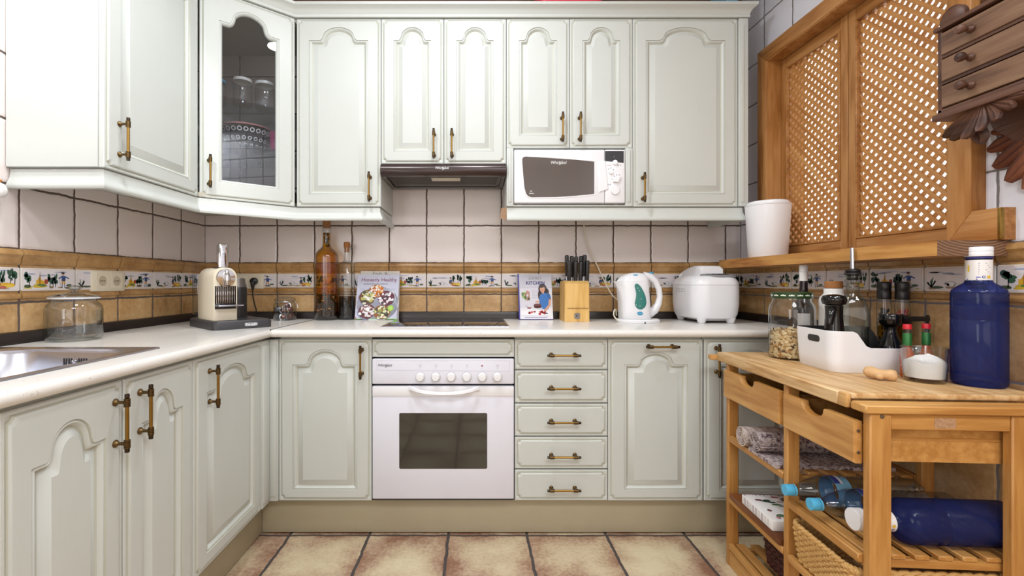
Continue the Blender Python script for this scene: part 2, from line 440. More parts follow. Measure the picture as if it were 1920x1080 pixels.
# ======================================================================= room
WU0 = -.2638; WP = .2052; WZ0 = 1.2004; WZP = .2046
MAT['tile_back'] = tile_mat('wall_tiles_back', 0, WU0, WP, WZ0, WZP)
MAT['tile_left'] = tile_mat('wall_tiles_left', 1, BACK, .2045, WZ0, WZP)
MAT['tile_right'] = tile_mat('wall_tiles_right', 1, 2.284, .204, WZ0, WZP, white=X('e0e0e8'), grout=X('77716f'), gw=.0036)
MAT['floor'] = floor_mat()
Y0, ZC = -2.2, 2.78
W2, W3, WZA, WZB = 1.36, 2.206, 1.207, 2.168          # window opening (depth, height)
OUT = RIGHT+.145
mb = MB(); mb.box(LEFT-.12, OUT, BACK, BACK+.12, 0, ZC); wall_back = struct('wall_back', mb, 'tile_back')
mb = MB(); mb.box(LEFT-.12, LEFT, Y0, BACK, 0, ZC); wall_left = struct('wall_left', mb, 'tile_left')
mb = MB()
mb.box(RIGHT, OUT, Y0, W2, 0, ZC); mb.box(RIGHT, OUT, W3, BACK, 0, ZC)
mb.box(RIGHT, OUT, W2, W3, 0, WZA); mb.box(RIGHT, OUT, W2, W3, WZB, ZC)
wall_right = struct('wall_right', mb, 'tile_right')
mb = MB(); mb.box(LEFT-.12, OUT, Y0-.12, Y0, 0, ZC); struct('wall_front', mb, 'plaster')
mb = MB(); mb.box(LEFT-.12, OUT, Y0-.12, BACK+.12, -.1, 0); struct('floor', mb, 'floor')
mb = MB(); mb.box(LEFT-.12, OUT, Y0-.12, BACK+.12, ZC, ZC+.1); struct('ceiling', mb, 'ceil')
MAT['topstrip'] = wood('brown_top_strip', X('5a3d30'), X('7a5a49'), 0, 14, .6)
mb = MB(); mb.box(LEFT, RIGHT, BACK-.02, BACK, 2.585, ZC); struct('trim_1', mb, 'topstrip')  # brown strip added along the top of the back wall

# ochre mouldings and painted picture tiles on three walls
def band(wall, o, U, N, us, parity):
    """us: tile joints along U"""
    prof_top = [(0, 1.2005), (.010, 1.1985), (.0165, 1.190), (.017, 1.182), (.012, 1.176), (.010, 1.170), (.008, 1.1545), (.004, 1.1495), (0, 1.148)]
    prof_low = [(0, 1.0585), (.006, 1.0575), (.0095, 1.053), (.010, 1.047), (.007, 1.041), (0, 1.0382)]
    o = Vector(o)
    for nm, prof in (('border_moulding', prof_top), ('border_listel', prof_low)):
        m = MB()
        for a, b in zip(us, us[1:]):
            a2, b2 = a+.0022, b-.0022
            j = random.uniform(-.0012, .0012)
            m.loft([[o+U*q+N*p[0]+UZ*(p[1]+j) for p in prof] for q in (a2, a2+.001, b2-.001, b2)])
        struct(nm, m, 'orange', wall)
    m = MB()
    for a, b in zip(us, us[1:]):
        m.loft([[o+U*p[0]+UZ*p[1]+N*n for p in rrpts(a+.003, b-.003, 1.0655, 1.1405, .004, 3)] for n in (0, .0045)], True, True)
    struct('picture_tile_body', m, 'ceramic', wall)
    P = Print()
    for k, (a, b) in enumerate(zip(us, us[1:])):
        w = b-a-.006
        A = art_shepherd(w) if (k+parity) % 2 == 0 else art_seated(w)
        P.put(A, plane(o+U*(a+.003)+UZ*1.0655, U, UZ, N), base=.0048, step=.0001)
    P.obj('picture_tile_painting', wall)
def art_base(w):
    A = Art(); R = random.uniform
    A.rrect('d8cabb', .0022, .0022, w-.0022, .0728, .004, 1)
    A.rrect('ddd6d8', .0045, .0045, w-.0045, .0705, .003, 2)
    for k in range(5):
        A.ell(random.choice(['a3a8bd', '8f9ab6', 'c3c4d0']), R(.03, w-.03), R(.05, .066), R(.012, .028), R(.0012, .003), 3, 10, .1)
    for k in range(7):
        A.ell(random.choice(['b49a3c', '8a8040', 'c9b35a', '9c7f63']), R(.01, w-.012), R(.007, .013), R(.007, .018), R(.0015, .004), 3, 9, .15)
    return A
def tree(A, x, y, h, wd, cols=('22463c', '2f5a44', '1c3a38'), layer=4):
    A.line('3a3030', (x, y), (x+.001, y+h*.5), .0028, layer)
    for k in range(9):
        A.ell(random.choice(cols), x+random.uniform(-wd, wd), y+h*random.uniform(.4, .92), wd*random.uniform(.42, .75), h*random.uniform(.11, .19), layer+random.randint(0, 1), 8, .2)
def art_shepherd(w):
    A = art_base(w); k = w/.2
    tree(A, .026*k, .012, .050, .013)
    A.ell('46553a', .02*k, .014, .014, .006, 4, 9, .2)
    A.ell('b7a53c', .066*k, .016, .026*k, .007, 4, 12, .1); A.ell('5d7a3d', .07*k, .018, .017*k, .0045, 5, 12, .15)
    A.ell('d2b02f', .055*k, .012, .016*k, .003, 5)
    A.rect('d6a62c', .05*k, .022, .072*k, .036, 6); A.add('b98a2a', [(.056*k, .036), (.062*k, .048), (.068*k, .036)], 6)
    A.rect('a8761f', .060*k, .022, .066*k, .045, 7); A.add('7c6838', [(.0615*k, .045), (.0635*k, .066), (.0655*k, .045)], 7)
    A.rect('9a3b2c', .080*k, .022, .092*k, .038, 6); A.rect('d6a62c', .072*k, .022, .080*k, .033, 6)
    for x in (.100, .112, .121): tree(A, x*k, .010, random.uniform(.032, .046), .007)
    x = .152*k
    A.line('6b4d2c', (x-.019, .045), (x-.008, .009), .0012, 6)
    for s in (-1, 1):
        A.line('c9942f', (x+s*.0035, .034), (x+s*.0045, .021), .0055, 6); A.line('5d6c9c', (x+s*.0045, .022), (x+s*.0048, .010), .0032, 6)
        A.line('2a2020', (x+s*.004, .0085), (x+s*.009, .0085), .0024, 7)
    A.add('38588f', [(x-.0075, .032), (x+.0075, .032), (x+.0095, .050), (x-.008, .051)], 6)
    A.line('2f4a80', (x-.008, .048), (x-.018, .040), .0042, 6); A.line('38588f', (x+.008, .047), (x+.022, .041), .0042, 6)
    A.ell('24407a', x+.002, .041, .006, .006, 7)
    A.ell('c99a76', x-.001, .0545, .0035, .0042, 7); A.ell('2b2428', x-.001, .0585, .0085, .0016, 8); A.ell('2b2428', x-.001, .0605, .0042, .003, 8)
    A.ell('48604a', x+.022, .017, .012*k, .004, 5, 9, .2)
    return A
def art_seated(w):
    A = art_base(w); k = w/.2
    for j in range(9):
        a = random.uniform(-.9, .9); A.line(random.choice(['2c5548', '3f6a4c', '1f4440']), (.022*k, .011), (.022*k+.018*math.sin(a), .011+.034*math.cos(a)*random.uniform(.6, 1)), .0028, 4)
    for x, y, a, b in ((.082, .022, .016, .009), (.072, .02, .007, .006), (.10, .018, .012, .006)):
        A.ell('8b8f97', x*k, y, a*k, b, 4, 12); A.ell('dcd9da', x*k, y, a*k*.86, b*.8, 5, 12)
    A.ell('7d8a8f', .066*k, .024, .004, .0035, 6)
    for x, h in ((.146, .046), (.170, .054), (.184, .046)): tree(A, x*k, .016, h, .0062, ('24463c', '2d5440', '31503d'))
    A.ell('d6a833', .158*k, .019, .026*k, .008, 6, 12, .12); A.ell('e3c04c', .168*k, .016, .016*k, .005, 7, 10, .2); A.ell('b45f54', .146*k, .012, .012*k, .004, 7, 10, .2)
    x = .130*k
    A.ell('303a48', x, .030, .009, .013, 6, 10, .12); A.ell('3b4f7e', x+.002, .036, .0065, .008, 7, 9, .15); A.ell('9a6f35', x+.004, .022, .009, .007, 7, 9, .2)
    A.ell('c99a76', x, .0475, .0034, .004, 8); A.ell('2b2428', x, .0515, .008, .0018, 8); A.ell('2b2428', x, .0535, .004, .003, 8)
    A.ell('4a5c48', .04*k, .012, .018, .004, 5, 9, .2)
    return A
ub = sorted([LEFT]+[WU0+WP*k for k in range(-10, 12) if LEFT+.02 < WU0+WP*k < RIGHT-.02]+[RIGHT])
band(wall_back, (0, BACK, 0), UX, NY, ub, 1)
ul = [BACK-.2045*k for k in range(0, 12)]
band(wall_left, (LEFT, ul[-1], 0), UY, UX, sorted(y-ul[-1] for y in ul), 0)
ur = [BACK, 2.284]+[2.284-.204*k for k in range(1, 8)]
band(wall_right, (RIGHT, BACK, 0), NY, -UX, [BACK-y for y in ur], 0)

# ================================================================ door maker
def rring(w, h, ins, notch, k=6):
    """counter-clockwise rectangle ring with scooped corners"""
    a, b, c, d = ins, w-ins, ins, h-ins; pts = []
    n = max(notch, .0012)
    for cx, cy, a0 in ((a, c, 90), (b, c, 180), (b, d, 270), (a, d, 0)):
        # concave arc centred on the corner
        for j in range(k+1):
            t = math.radians(a0-j*90/k); pts.append((cx+n*math.cos(t), cy+n*math.sin(t)))
    return pts
def arch_outline(w, h, a, b, s, T, e, n=34):
    e = max(e, .002); A = w/2-a-e; cx = w/2; R = T-s
    def f(t):
        t = abs(t)
        if t < .8: return math.sqrt(max(0, 1-(t/.87)**2))*.9+.1
        q = (t-.8)/.2; f0 = math.sqrt(1-(.8/.87)**2)*.9+.1
        return f0*(1-math.sqrt(max(0, 1-(1-q)**2)))
    pts = [(a, b), (w-a, b), (w-a, s)]
    ts = [1-2*k/n for k in range(n+1)]
    ts = sorted(set(ts+[.97, .93, .88, .84, -.97, -.93, -.88, -.84]), reverse=True)
    pts += [(cx+A*t, s+R*f(t)) for t in ts]
    pts += [(a, s)]
    return pts
def inset(pts, d):
    n = len(pts); out = []
    for i in range(n):
        p0, p, p1 = Vector(pts[i-1]), Vector(pts[i]), Vector(pts[(i+1) % n])
        a = (p-p0).normalized(); b = (p1-p).normalized()
        na, nb = Vector((-a.y, a.x)), Vector((-b.y, b.x))
        m = na+nb; L = m.length
        if L < 1e-6: m = na; sc_ = 1
        else: m /= L; sc_ = 1/max(.5, m.dot(na))
        out.append(p+m*d*sc_)
    return [(q.x, q.y) for q in out]
EDGE = [(0, -.020, .0), (0, -.0075, .0), (.0025, -.0048, .0), (.0075, -.0042, .009), (.0090, -.0062, .010), (.0115, -.0066, .011), (.0130, -.0030, .012), (.0165, -.0004, .013), (.0185, 0, .0135), (.0205, 0, .0140)]
PANEL = [(-.0015, 0), (0, 0), (.0012, -.0045), (.0035, -.0040), (.008, -.0020), (.0115, -.0042), (.0150, -.0105), (.0175, -.0122), (.021, -.0120)]
def door_mesh(o, U, V, N, w, h, arch=None, glass=False):
    """mi 0 paint, 1 groove glaze, 2 pane"""
    o, U, V, N = map(Vector, (o, U, V, N)); mb = MB(); P = lambda p, n: o+U*p[0]+V*p[1]+N*n
    rings = [[P(q, n) for q in rring(w, h, i, nt)] for i, n, nt in EDGE]
    vr = [[mb.v(p) for p in r] for r in rings]
    for k, (a, b) in enumerate(zip(vr, vr[1:])):
        mb.mi = 1 if k in (4, 5) else 0
        for i in range(len(a)): j = (i+1) % len(a); mb.f([a[i], a[j], b[j], b[i]])
    mb.mi = 0; mb.f(list(reversed(vr[0]))) if not glass else None
    outer = vr[-1]
    if arch is None:
        mb.f(outer); return mb
    base = arch_outline(w, h, *arch)
    if glass:
        prof = [(0, 0), (.0015, -.003), (.006, -.0015), (.010, -.004), (.014, -.010), (.0145, -.020)]
    else:
        om = max(.034, min(.044, .24*(w-2*arch[0])))
        prof = PANEL+[(.0235, -.0105), (om-.001, -.0020), (om, -.0012), (om+.0015, -.0012), (om+.005, -.0012)]
    a_, b_, s_, T_, e_ = arch
    ring = (lambda i: inset(base, i) if i else base) if glass else (lambda i: arch_outline(w, h, a_+i, b_+i, s_-i*.8, T_-i*.85, e_-.38*i))
    pr = [[mb.v(P(q, n)) for q in ring(i)] for i, n in prof]
    for k, (a, b) in enumerate(zip(pr, pr[1:])):
        mb.mi = 1 if (k in (1, 6, 7) and not glass) else 0
        for i in range(len(a)): j = (i+1) % len(a); mb.f([a[i], a[j], b[j], b[i]])
    mb.mi = 0
    es = []
    for loop in (outer, pr[0]):
        for i in range(len(loop)):
            e = mb.bm.edges.get((loop[i], loop[(i+1) % len(loop)]))
            if e is None: e = mb.bm.edges.new((loop[i], loop[(i+1) % len(loop)]))
            es.append(e)
    r = bmesh.ops.triangle_fill(mb.bm, use_beauty=True, use_dissolve=False, edges=es, normal=N)
    for g in r['geom']:
        if isinstance(g, bmesh.types.BMFace): g.material_index = 0
    if not glass: mb.f(pr[-1])
    else:
        es = []
        for loop in (vr[0], pr[-1]):
            for i in range(len(loop)):
                e = mb.bm.edges.get((loop[i], loop[(i+1) % len(loop)]))
                es.append(e)
        bmesh.ops.triangle_fill(mb.bm, use_beauty=True, use_dissolve=False, edges=es, normal=-N)
    return mb
def make_handle():
    mb = MB(); L = .050
    mb.mi = 0; mb.lathe([(.0044, -L-.006), (.0044, L+.006)], (0, -.029, 0), 12)
    for s in (-1, 1):
        z = s*L
        mb.mi = 2
        pr = []
        for k in range(5): pr += [(.0072, z-.0105+k*.0042), (.0072, z-.0105+k*.0042+.003), (.0061, z-.0105+k*.0042+.0034)]
        mb.lathe([(.004, z-.0106)]+pr+[(.004, z+.0105)], (0, -.029, 0), 14)
        mb.mi = 1
        e = z+s*.0105; mb.lathe([(.0001, e+s*.0105), (.0052, e+s*.0100), (.0056, e+s*.002), (.004, e)], (0, -.029, 0), 14)
        mb.mi = 2
        prof = [(.0095, .0), (.0092, -.0025), (.0062, -.005), (.0042, -.0085), (.0040, -.019), (.0052, -.024), (.0050, -.030)]
        rings = [[(r*math.cos(2*PI*j/12), y, z+r*math.sin(2*PI*j/12)) for j in range(12)] for r, y in prof]
        mb.loft(rings, True, True)
    bm = mb.bm; bmesh.ops.recalc_face_normals(bm, faces=bm.faces)
    me = bpy.data.meshes.new('handle'); bm.to_mesh(me); bm.free()
    for p in me.polygons: p.use_smooth = True
    me.set_sharp_from_angle(angle=math.radians(40))
    MAT['oldbrass'] = plain('worn_brass', X('6f5a3c'), .36, 1, .3, 150)
    for m in ('brass', 'bronze', 'oldbrass'): me.materials.append(MAT[m])
    return me
HME = make_handle()
def handle(parent, p, rotz=0, horiz=False):
    o = bpy.data.objects.new('handle', HME); link(o); o.parent = parent
    o.location = Vector(p)-WL[parent.name]
    o.rotation_euler = (0, PI/2, 0) if horiz else (0, 0, rotz)
    WL[o.name] = WL[parent.name].copy(); return o
def archp(w, h, e=None, top=.043, sh=.105, a=.060, b=.056):
    return (a, b, h-sh, h-top, (.022 if w < .36 else .050) if e is None else e)
UF, BF = 2.175, 1.935          # front planes of the wall and base cabinets (depth)
def door(parent, x0, x1, z0, z1, y, arch='auto', name='door', **k):
    w, h = x1-x0, z1-z0
    if arch == 'auto': arch = archp(w, h, **k)
    return obj(name, door_mesh((x0, y, z0), UX, UZ, NY, w, h, arch), ['paint', 'glaze'], parent)

# ============================================================ wall cabinets
ZT, ZB = zpx(34, UF), zpx(387, UF)
ux = lambda p: xpx(p, UF)
bx = lambda p: xpx(p, BF)
G = .0012
def body(parent, x0, x1, y0, y1, z0, z1, name='body', m='paint'):
    mb = MB(); mb.box(x0, x1, y0, y1, z0, z1, .0012, 1); return obj(name, mb, m, parent)
WG = 'sage painted wall cabinets'
# -- left wall, end panel towards the viewer
XU = -1.165; YU0, YU1 = .3646*F/217, 1.925
c = thing('wall_cabinet', 'left wall cabinet whose plain broad end panel faces the room above the big glass jar', 'cabinet', (LEFT+.15, 1.68, ZB), WG)
body(c, LEFT+.002, XU-.0215, YU0, YU1, ZB+.001, ZT+.06)
d = obj('door', door_mesh((XU, YU0+.002, ZB), UY, UZ, UX, YU1-YU0-.004, ZT-ZB, archp(.49, ZT-ZB)), ['paint', 'glaze'], c)
handle(d, (XU, 1.492, 1.5625), PI/2)
# -- diagonal corner cabinet with a glazed door
A0, A1 = Vector((XU, YU1+.003, ZB)), Vector((ux(554)-.001, UF, ZB))
dU = (A1-A0).normalized(); dN = Vector((dU.y, -dU.x, 0)); dW = (A1-A0).length
c = thing('corner_cabinet', 'diagonal corner wall cabinet with an arched glass door showing jars and a dotted bowl', 'cabinet', (-1.2, 2.25, ZB), WG)
pent = [(LEFT+.002, BACK-.002), (LEFT+.002, YU1+.003), (XU-.006, YU1+.003), (A1.x-.012, UF+.012), (A1.x-.012, BACK-.002)]
for nm, za, zb in (('bottom_board', ZB+.002, ZB+.02), ('top_board', ZT-.02, ZT-.002)):
    mb = MB(); mb.loft([[(p[0], p[1], z) for p in pent] for z in (za, zb)]); obj(nm, mb, 'inside', c)
mb = MB(); mb.box(LEFT+.002, XU-.03, YU1+.003, YU1+.018, ZB+.02, ZT-.02); obj('side_board', mb, 'inside', c)
d = obj('door', door_mesh(A0, dU, UZ, dN, dW, ZT-ZB, archp(dW, ZT-ZB, e=.035, a=.072, b=.070, top=.05, sh=.125), glass=True), ['paint', 'glaze'], c)
ap = arch_outline(dW, ZT-ZB, *archp(dW, ZT-ZB, e=.035, a=.072, b=.070, top=.05, sh=.125))
mb = MB(); mb.loft([[A0+dU*p[0]+UZ*p[1]+dN*n for p in inset(ap, .0135)] for n in (-.011, -.014)]); obj('glass_pane', mb, 'pane', d)
handle(d, A0+dU*.035+UZ*(zpx(326, 1.98)-ZB), math.atan2(dU.y, dU.x))
SH = (1.725, 1.925)
for z in SH:
    mb = MB(); mb.loft([[(p[0]+(.02 if p[0] < -1.4 else -.02 if p[0] > -.9 else 0), p[1]+(-.01 if p[1] > 2.4 else .03), q) for p in pent] for q in (z-.006, z)]); obj('glass_shelf', mb, 'shelfglass', c)
# -- back wall cabinets
def wallcab(label, x0, x1, z0=None, kind='wall_cabinet'):
    z0 = ZB if z0 is None else z0
    c = thing(kind, label, 'cabinet', ((x0+x1)/2, 2.34, z0), WG)
    body(c, x0+.001, x1-.001, UF+.0215, BACK-.002, z0+.0005, ZT+.05)
    return c
c = wallcab('single door wall cabinet left of the extractor hood, above the oil bottles', ux(555), ux(714))
d = door(c, ux(555)+G, ux(714)-G, ZB, ZT, UF); handle(d, (ux(694), UF, zpx(350, 2.15)))
ZH = zpx(307, UF)
c = wallcab('short two-door wall cabinet directly above the dark extractor hood', ux(714), ux(949.5), ZH)
for a, b, hx in ((714, 832, 814), (832, 949.5, 847.5)):
    d = door(c, ux(a)+G, ux(b)-G, ZH, ZT, UF); handle(d, (ux(hx), UF, zpx(269, 2.15)))
ZM = zpx(277, UF)
c = thing('microwave_cabinet', 'two-door wall cabinet with an open niche holding the white microwave', 'cabinet', (ux(1068), 2.34, ZB), WG)
x0, x1 = ux(949.5), ux(1187)
body(c, x0+.001, x1-.001, UF+.0215, BACK-.002, ZM, ZT+.05, 'upper_body')
for nm, a, b in (('side_stile', x0+.001, ux(963)), ('side_stile', ux(1172.5), x1-.001)):
    mb = MB(); mb.box(a, b, UF-.001, BACK-.002, ZB+.001, ZM-.002, .003, 2)
    mb.box(a+.008, b-.012, UF-.005, UF, ZB+.02, ZM-.012, .003, 2); obj(nm, mb, 'paint', c)
ZN = zpx(384, UF)
mb = MB(); mb.box(ux(963), ux(1172.5), UF+.004, BACK-.002, ZB+.001, ZN-.0005, .001); obj('niche_floor', mb, 'paint', c)
mb = MB(); mb.box(ux(963), ux(1172.5), BACK-.012, BACK-.002, ZN, ZM-.001); obj('niche_back', mb, 'inside', c)
for a, b, hx in ((949.5, 1068.5, 1053.5), (1068.5, 1187, 1086.5)):
    d = door(c, ux(a)+G, ux(b)-G, ZM-.0005, ZT, UF); handle(d, (ux(hx), UF, zpx(238, 2.15)))
c = wallcab('wide single door wall cabinet at the right end of the run, beside the lattice window', ux(1187), ux(1384.5))
d = door(c, ux(1187)+G, ux(1384.5)-G, ZB, ZT, UF, e=.062); handle(d, (ux(1205), UF, zpx(351, 2.15)))
x0, x1 = ux(1385.5), ux(1403)
mb = MB(); mb.box(x0, x1, UF-.002, BACK, ZB+.001, ZT, .004, 2); mb.box(x0+.006, x1-.02, UF-.006, UF, ZB+.02, ZT-.03, .003, 2)
tag(obj('filler_strip', mb, 'paint'), 'narrow vertical painted filler strip at the right end of the wall cabinets', 'filler strip')

# crown moulding and light rails, swept along the fronts
def sweep(mb, path, prof, z0):
    """path: plan points (left to right, room on the right-hand side); prof: (out, up)"""
    P = [Vector((p[0], p[1], 0)) for p in path]; rings = []
    for i, p in enumerate(P):
        a = (P[i]-P[i-1]).normalized() if i else None; b = (P[i+1]-P[i]).normalized() if i < len(P)-1 else None
        na = Vector((a.y, -a.x, 0)) if a else None; nb = Vector((b.y, -b.x, 0)) if b else None
        m = na if nb is None else nb if na is None else (na+nb).normalized()
        k = 1/max(.4, m.dot(na or nb))
        rings.append([p+m*k*q[0]+UZ*(z0+q[1]) for q in prof])
    mb.loft(rings)
CR = [(0, 0), (.004, 0), (.006, .004), (.005, .010), (.003, .014), (.006, .018), (.009, .028), (.016, .037), (.025, .043), (.030, .047), (.031, .058), (.029, .0605), (-.02, .0605), (-.02, 0)]
xr = ux(1403)
mb = MB(); sweep(mb, [(LEFT+.03, YU0-.002), (XU+.002, YU0-.002), (A0.x+.002, A0.y-.002), (A1.x, UF-.002), (xr, UF-.002), (xr, BACK-.002)], CR, ZT+.002)
tag(obj('crown_moulding', mb, 'paint'), 'stepped painted crown moulding running along the tops of the wall cabinets', 'moulding')
LR = [(-.012, .0), (-.004, -.004), (-.003, -.022), (.000, -.034), (.006, -.046), (.010, -.054), (.011, -.060), (.008, -.066), (-.004, -.067), (-.012, -.066)]
mb = MB(); sweep(mb, [(LEFT+.005, YU0+.008), (XU-.010, YU0+.008), (A0.x-.006, A0.y-.002), (A1.x, UF+.008), (ux(713), UF+.008), (ux(713), BACK-.004)], LR, ZB-.0005)
tag(obj('light_rail', mb, 'paint'), 'long painted pelmet under the wall cabinets left of the extractor hood', 'pelmet')
mb = MB(); sweep(mb, [(ux(950.5), UF+.008), (ux(1396), UF+.008), (ux(1396), BACK-.004)], LR, ZB-.0005)
c = tag(obj('light_rail', mb, 'paint'), 'shorter painted pelmet under the microwave with a broken chipboard end', 'pelmet')
mb = MB(); mb.loft([[(ux(950.5)-q, UF+.016+r, ZB-.002-z*1.0) for q, r, z in ((0, -.004, 0), (0, .03, 0), (0, .03, .05), (0, .0, .06))], [(ux(950.5)-q, UF+.03+r, ZB-.004-z) for q, r, z in ((.026, 0, .0), (.012, .02, 0), (.02, .02, .035), (.03, .004, .05))]])
obj('broken_end', mb, 'chip', c, label='bare broken chipboard end')

# things on top of the wall cabinets
mb = MB(); mb.loft([[(p[0], p[1], z) for p in rrpts(xpx(1004, 2.3)-s, xpx(1130, 2.3)+s, 2.22-s, 2.42+s, .03)] for z, s in ((ZT+.05, -.02), (ZT+.28, 0), (ZT+.30, .012), (ZT+.315, .012))])
tag(obj('plastic_tub', mb, 'redplastic'), 'red plastic tub on top of the wall cabinets above the microwave', 'tub')
mb = MB(); mb.box(xpx(1360, 2.22), 1.284, 2.215, 2.36, ZT+.0505, ZT+.32, .004)
c = tag(obj('storage_tin', mb, 'bluepaint'), 'blue tin on top of the rightmost wall cabinet', 'tin')

# ============================================================== extractor hood
c = thing('extractor_hood', 'slim dark brown extractor hood under the short two-door cabinet', 'extractor hood', (ux(832), 2.3, 1.61))
x0, x1 = ux(714.5), ux(949)
z1, z0 = ZH-.001, zpx(328.5, UF-.02)
rings = []
for x in (x0, x0+.002, x1-.002, x1):
    e = .002 if x in (x0, x1) else 0
    rings.append([(x, UF+.018, z1-e), (x, UF-.006+e, z1-e), (x, UF-.020+e, z1-.012), (x, UF-.024+e, (z0+z1)/2), (x, UF-.022+e, z0+.01), (x, UF-.014, z0+e), (x, UF+.018, z0+e)])
mb = MB(); mb.loft(rings); bar = obj('front_bar', mb, 'hood', c)
mb = MB(); hz = zpx(352, BACK-.05)
mb.box(x0+.004, x0+.02, UF+.019, BACK-.03, hz-.004, z1); mb.box(x1-.02, x1-.004, UF+.019, BACK-.03, hz-.004, z1)
mb.box(x0+.02, x1-.02, UF+.019, BACK-.03, hz+.012, z1); mb.box(x0+.02, x1-.02, BACK-.05, BACK-.03, hz-.004, hz+.012)
obj('housing', mb, 'steelrim', c)
mb = MB(); mb.box(x0+.03, x1-.03, UF+.03, BACK-.07, hz+.004, hz+.013, .002)
for k in range(22): mb.box(x0+.04, x1-.04, UF+.04+k*.008, UF+.043+k*.008, hz+.0025, hz+.0045)
obj('grease_filter', mb, 'hoodgrey', c)
mb = MB(); mb.box(ux(806), ux(862), UF+.06, UF+.12, hz+.0005, hz+.006, .002); obj('lamp_cover', mb, 'creamplastic', c)
def logo(parent, o, U, V, N, size, mat):
    text('logo', 'Whirlpool', size, o, U, V, N, mat, parent, sx=.86, shear=.18, depth=.0002, lift=.0006)
    m = MB(); o = Vector(o); pts = []
    for k in range(20):
        a = 2*PI*k/20; q = (math.cos(a)*.62, math.sin(a)*.24)
        pts.append(o+Vector(U)*(size*(.55+q[0]*math.cos(.75)-q[1]*math.sin(.75)))+Vector(V)*(size*(-.05+q[0]*math.sin(.75)+q[1]*math.cos(.75)))+Vector(N)*.0006)
    m.tube(pts, size*.022, 5, True); obj('logo_swoosh', m, mat, parent)
logo(bar, (ux(829), UF-.0238, (z0+z1)/2+.004), UX, UZ, NY, .018, 'inkwhite')

# ================================================================== microwave
mx0, mx1, mz0, mz1 = ux(963.5)+.001, ux(1171.5), ZN, zpx(280.5, UF)
my = UF-.006
c = thing('microwave_oven', 'white microwave oven in the niche between the wall cabinets', 'microwave', ((mx0+mx1)/2, 2.3, mz0))
mb = MB(); mb.box(mx0, mx1, my+.02, BACK-.03, mz0+.006, mz1, .004)
for x in (mx0+.02, mx1-.04): mb.box(x, x+.02, my+.04, my+.06, mz0, mz0+.006)
obj('body', mb, 'whiteplastic', c)
fx = lambda p: xpx(p, my)
fz = lambda p: zpx(p, my)
mb = MB(); mb.box(mx0, fx(1134), my, my+.019, mz0+.008, mz1-.001, .005, 3); dr = obj('door', mb, 'whiteplastic', c)
win = [(fx(984), fz(369)), (fx(1000), fz(371)), (fx(1040), fz(370)), (fx(1080), fz(367.5)), (fx(1114.5), fz(364)), (fx(1114.5), fz(303)), (fx(1080), fz(299.5)), (fx(1030), fz(296)), (fx(985), fz(293.5)), (fx(980.5), fz(295)), (fx(979), fz(298)), (fx(979), fz(305)), (fx(981), fz(330)), (fx(983), fz(352)), (fx(986), fz(363))]
win = win[1:]+win[:1]
win = [(fx(986), fz(363)), (fx(990), fz(368)), (fx(996), fz(370.5))]+[w_ for w_ in win if w_ not in ((fx(984), fz(369)), (fx(1000), fz(371)), (fx(986), fz(363)))]
mb = MB(); rg = lambda s, n: [(p[0], my-n, p[1]) for p in inset(win, s)]
mb.loft([rg(-.006, -.001), rg(-.005, .002), rg(0, .0022), rg(.001, -.0)], False, False); obj('window_rim', mb, 'whiteplastic', dr)
mb = MB(); mb.loft([rg(0, -.002), rg(0, .0006)], True, True); wn = obj('window', mb, 'mwglass', dr)
logo(dr, (fx(1047), my-.0006, fz(305)), UX, UZ, NY, .021, 'inkwhite')
text('emblem', 'M', .012, (fx(996), my-.0006, fz(359)), UX, UZ, NY, 'inkwhite', dr)
mb = MB(); mb.box(fx(992), fx(1001), my-.001, my-.0004, fz(363.2), fz(362.2)); obj('emblem_line', mb, 'inkwhite', dr)
mb = MB()
hp = [(fx(1124), fz(303)), (fx(1135), fz(302)), (fx(1140), fz(355)), (fx(1123), fz(361))]
mb.loft([[(p[0], my-n, p[1]) for p in inset(hp[::-1], s)] for s, n in ((0, -.001), (0, .003), (.002, .005))]); obj('handle', mb, 'whiteplastic', dr)
mb = MB(); mb.box(fx(1134.6), mx1, my, my+.019, mz0+.008, mz1-.001, .005, 3); cp = obj('control_panel', mb, 'whiteplastic', c)
mb = MB(); mb.prism([(fx(1134.5), fz(302)), (fx(1169.5), fz(305.5)), (fx(1169.5), fz(283)), (fx(1134.5), fz(283))], (0, my, 0), UX, UZ, NY, 0, .0006); obj('display', mb, 'ink', cp)
text('clock_digits', ':', .012, (fx(1151), my-.0006, fz(294)), UX, UZ, NY, 'inkwhite', cp)
for px, py, r in ((1153, 305, .0125), (1145.5, 323, .011), (1153, 357, .022)):
    mb = MB(); mb.lathe([(r, .001), (r, -.004), (r*.9, -.007), (.0001, -.008)], (fx(px), my, fz(py)), 20, 'Y')
    obj('button' if py == 357 else 'knob', mb, 'whiteplastic', cp)
mb = MB(); mb.prism([(fx(1149), fz(341)), (fx(1158), fz(342)), (fx(1163), fz(331)), (fx(1156), fz(330))], (0, my, 0), UX, UZ, NY, 0, .010); obj('knob', mb, 'whiteplastic', cp)
A = Art()
for px, py in ((1140, 317), (1144, 315), (1149, 318), (1139, 346), (1143, 346), (1151, 331), (1155, 328), (1160, 328), (1147, 336), (1162, 310), (1158, 310), (1150, 350)):
    A.rect('4a4a50', fx(px), fz(py)-.0012, fx(px)+.006, fz(py)+.0012)
A.rect('b04050', fx(1138), fz(310)-.0008, fx(1147), fz(310)+.0008)
Print().put(A, plane((0, my, 0), UX, UZ, NY)).obj('panel_markings', cp)

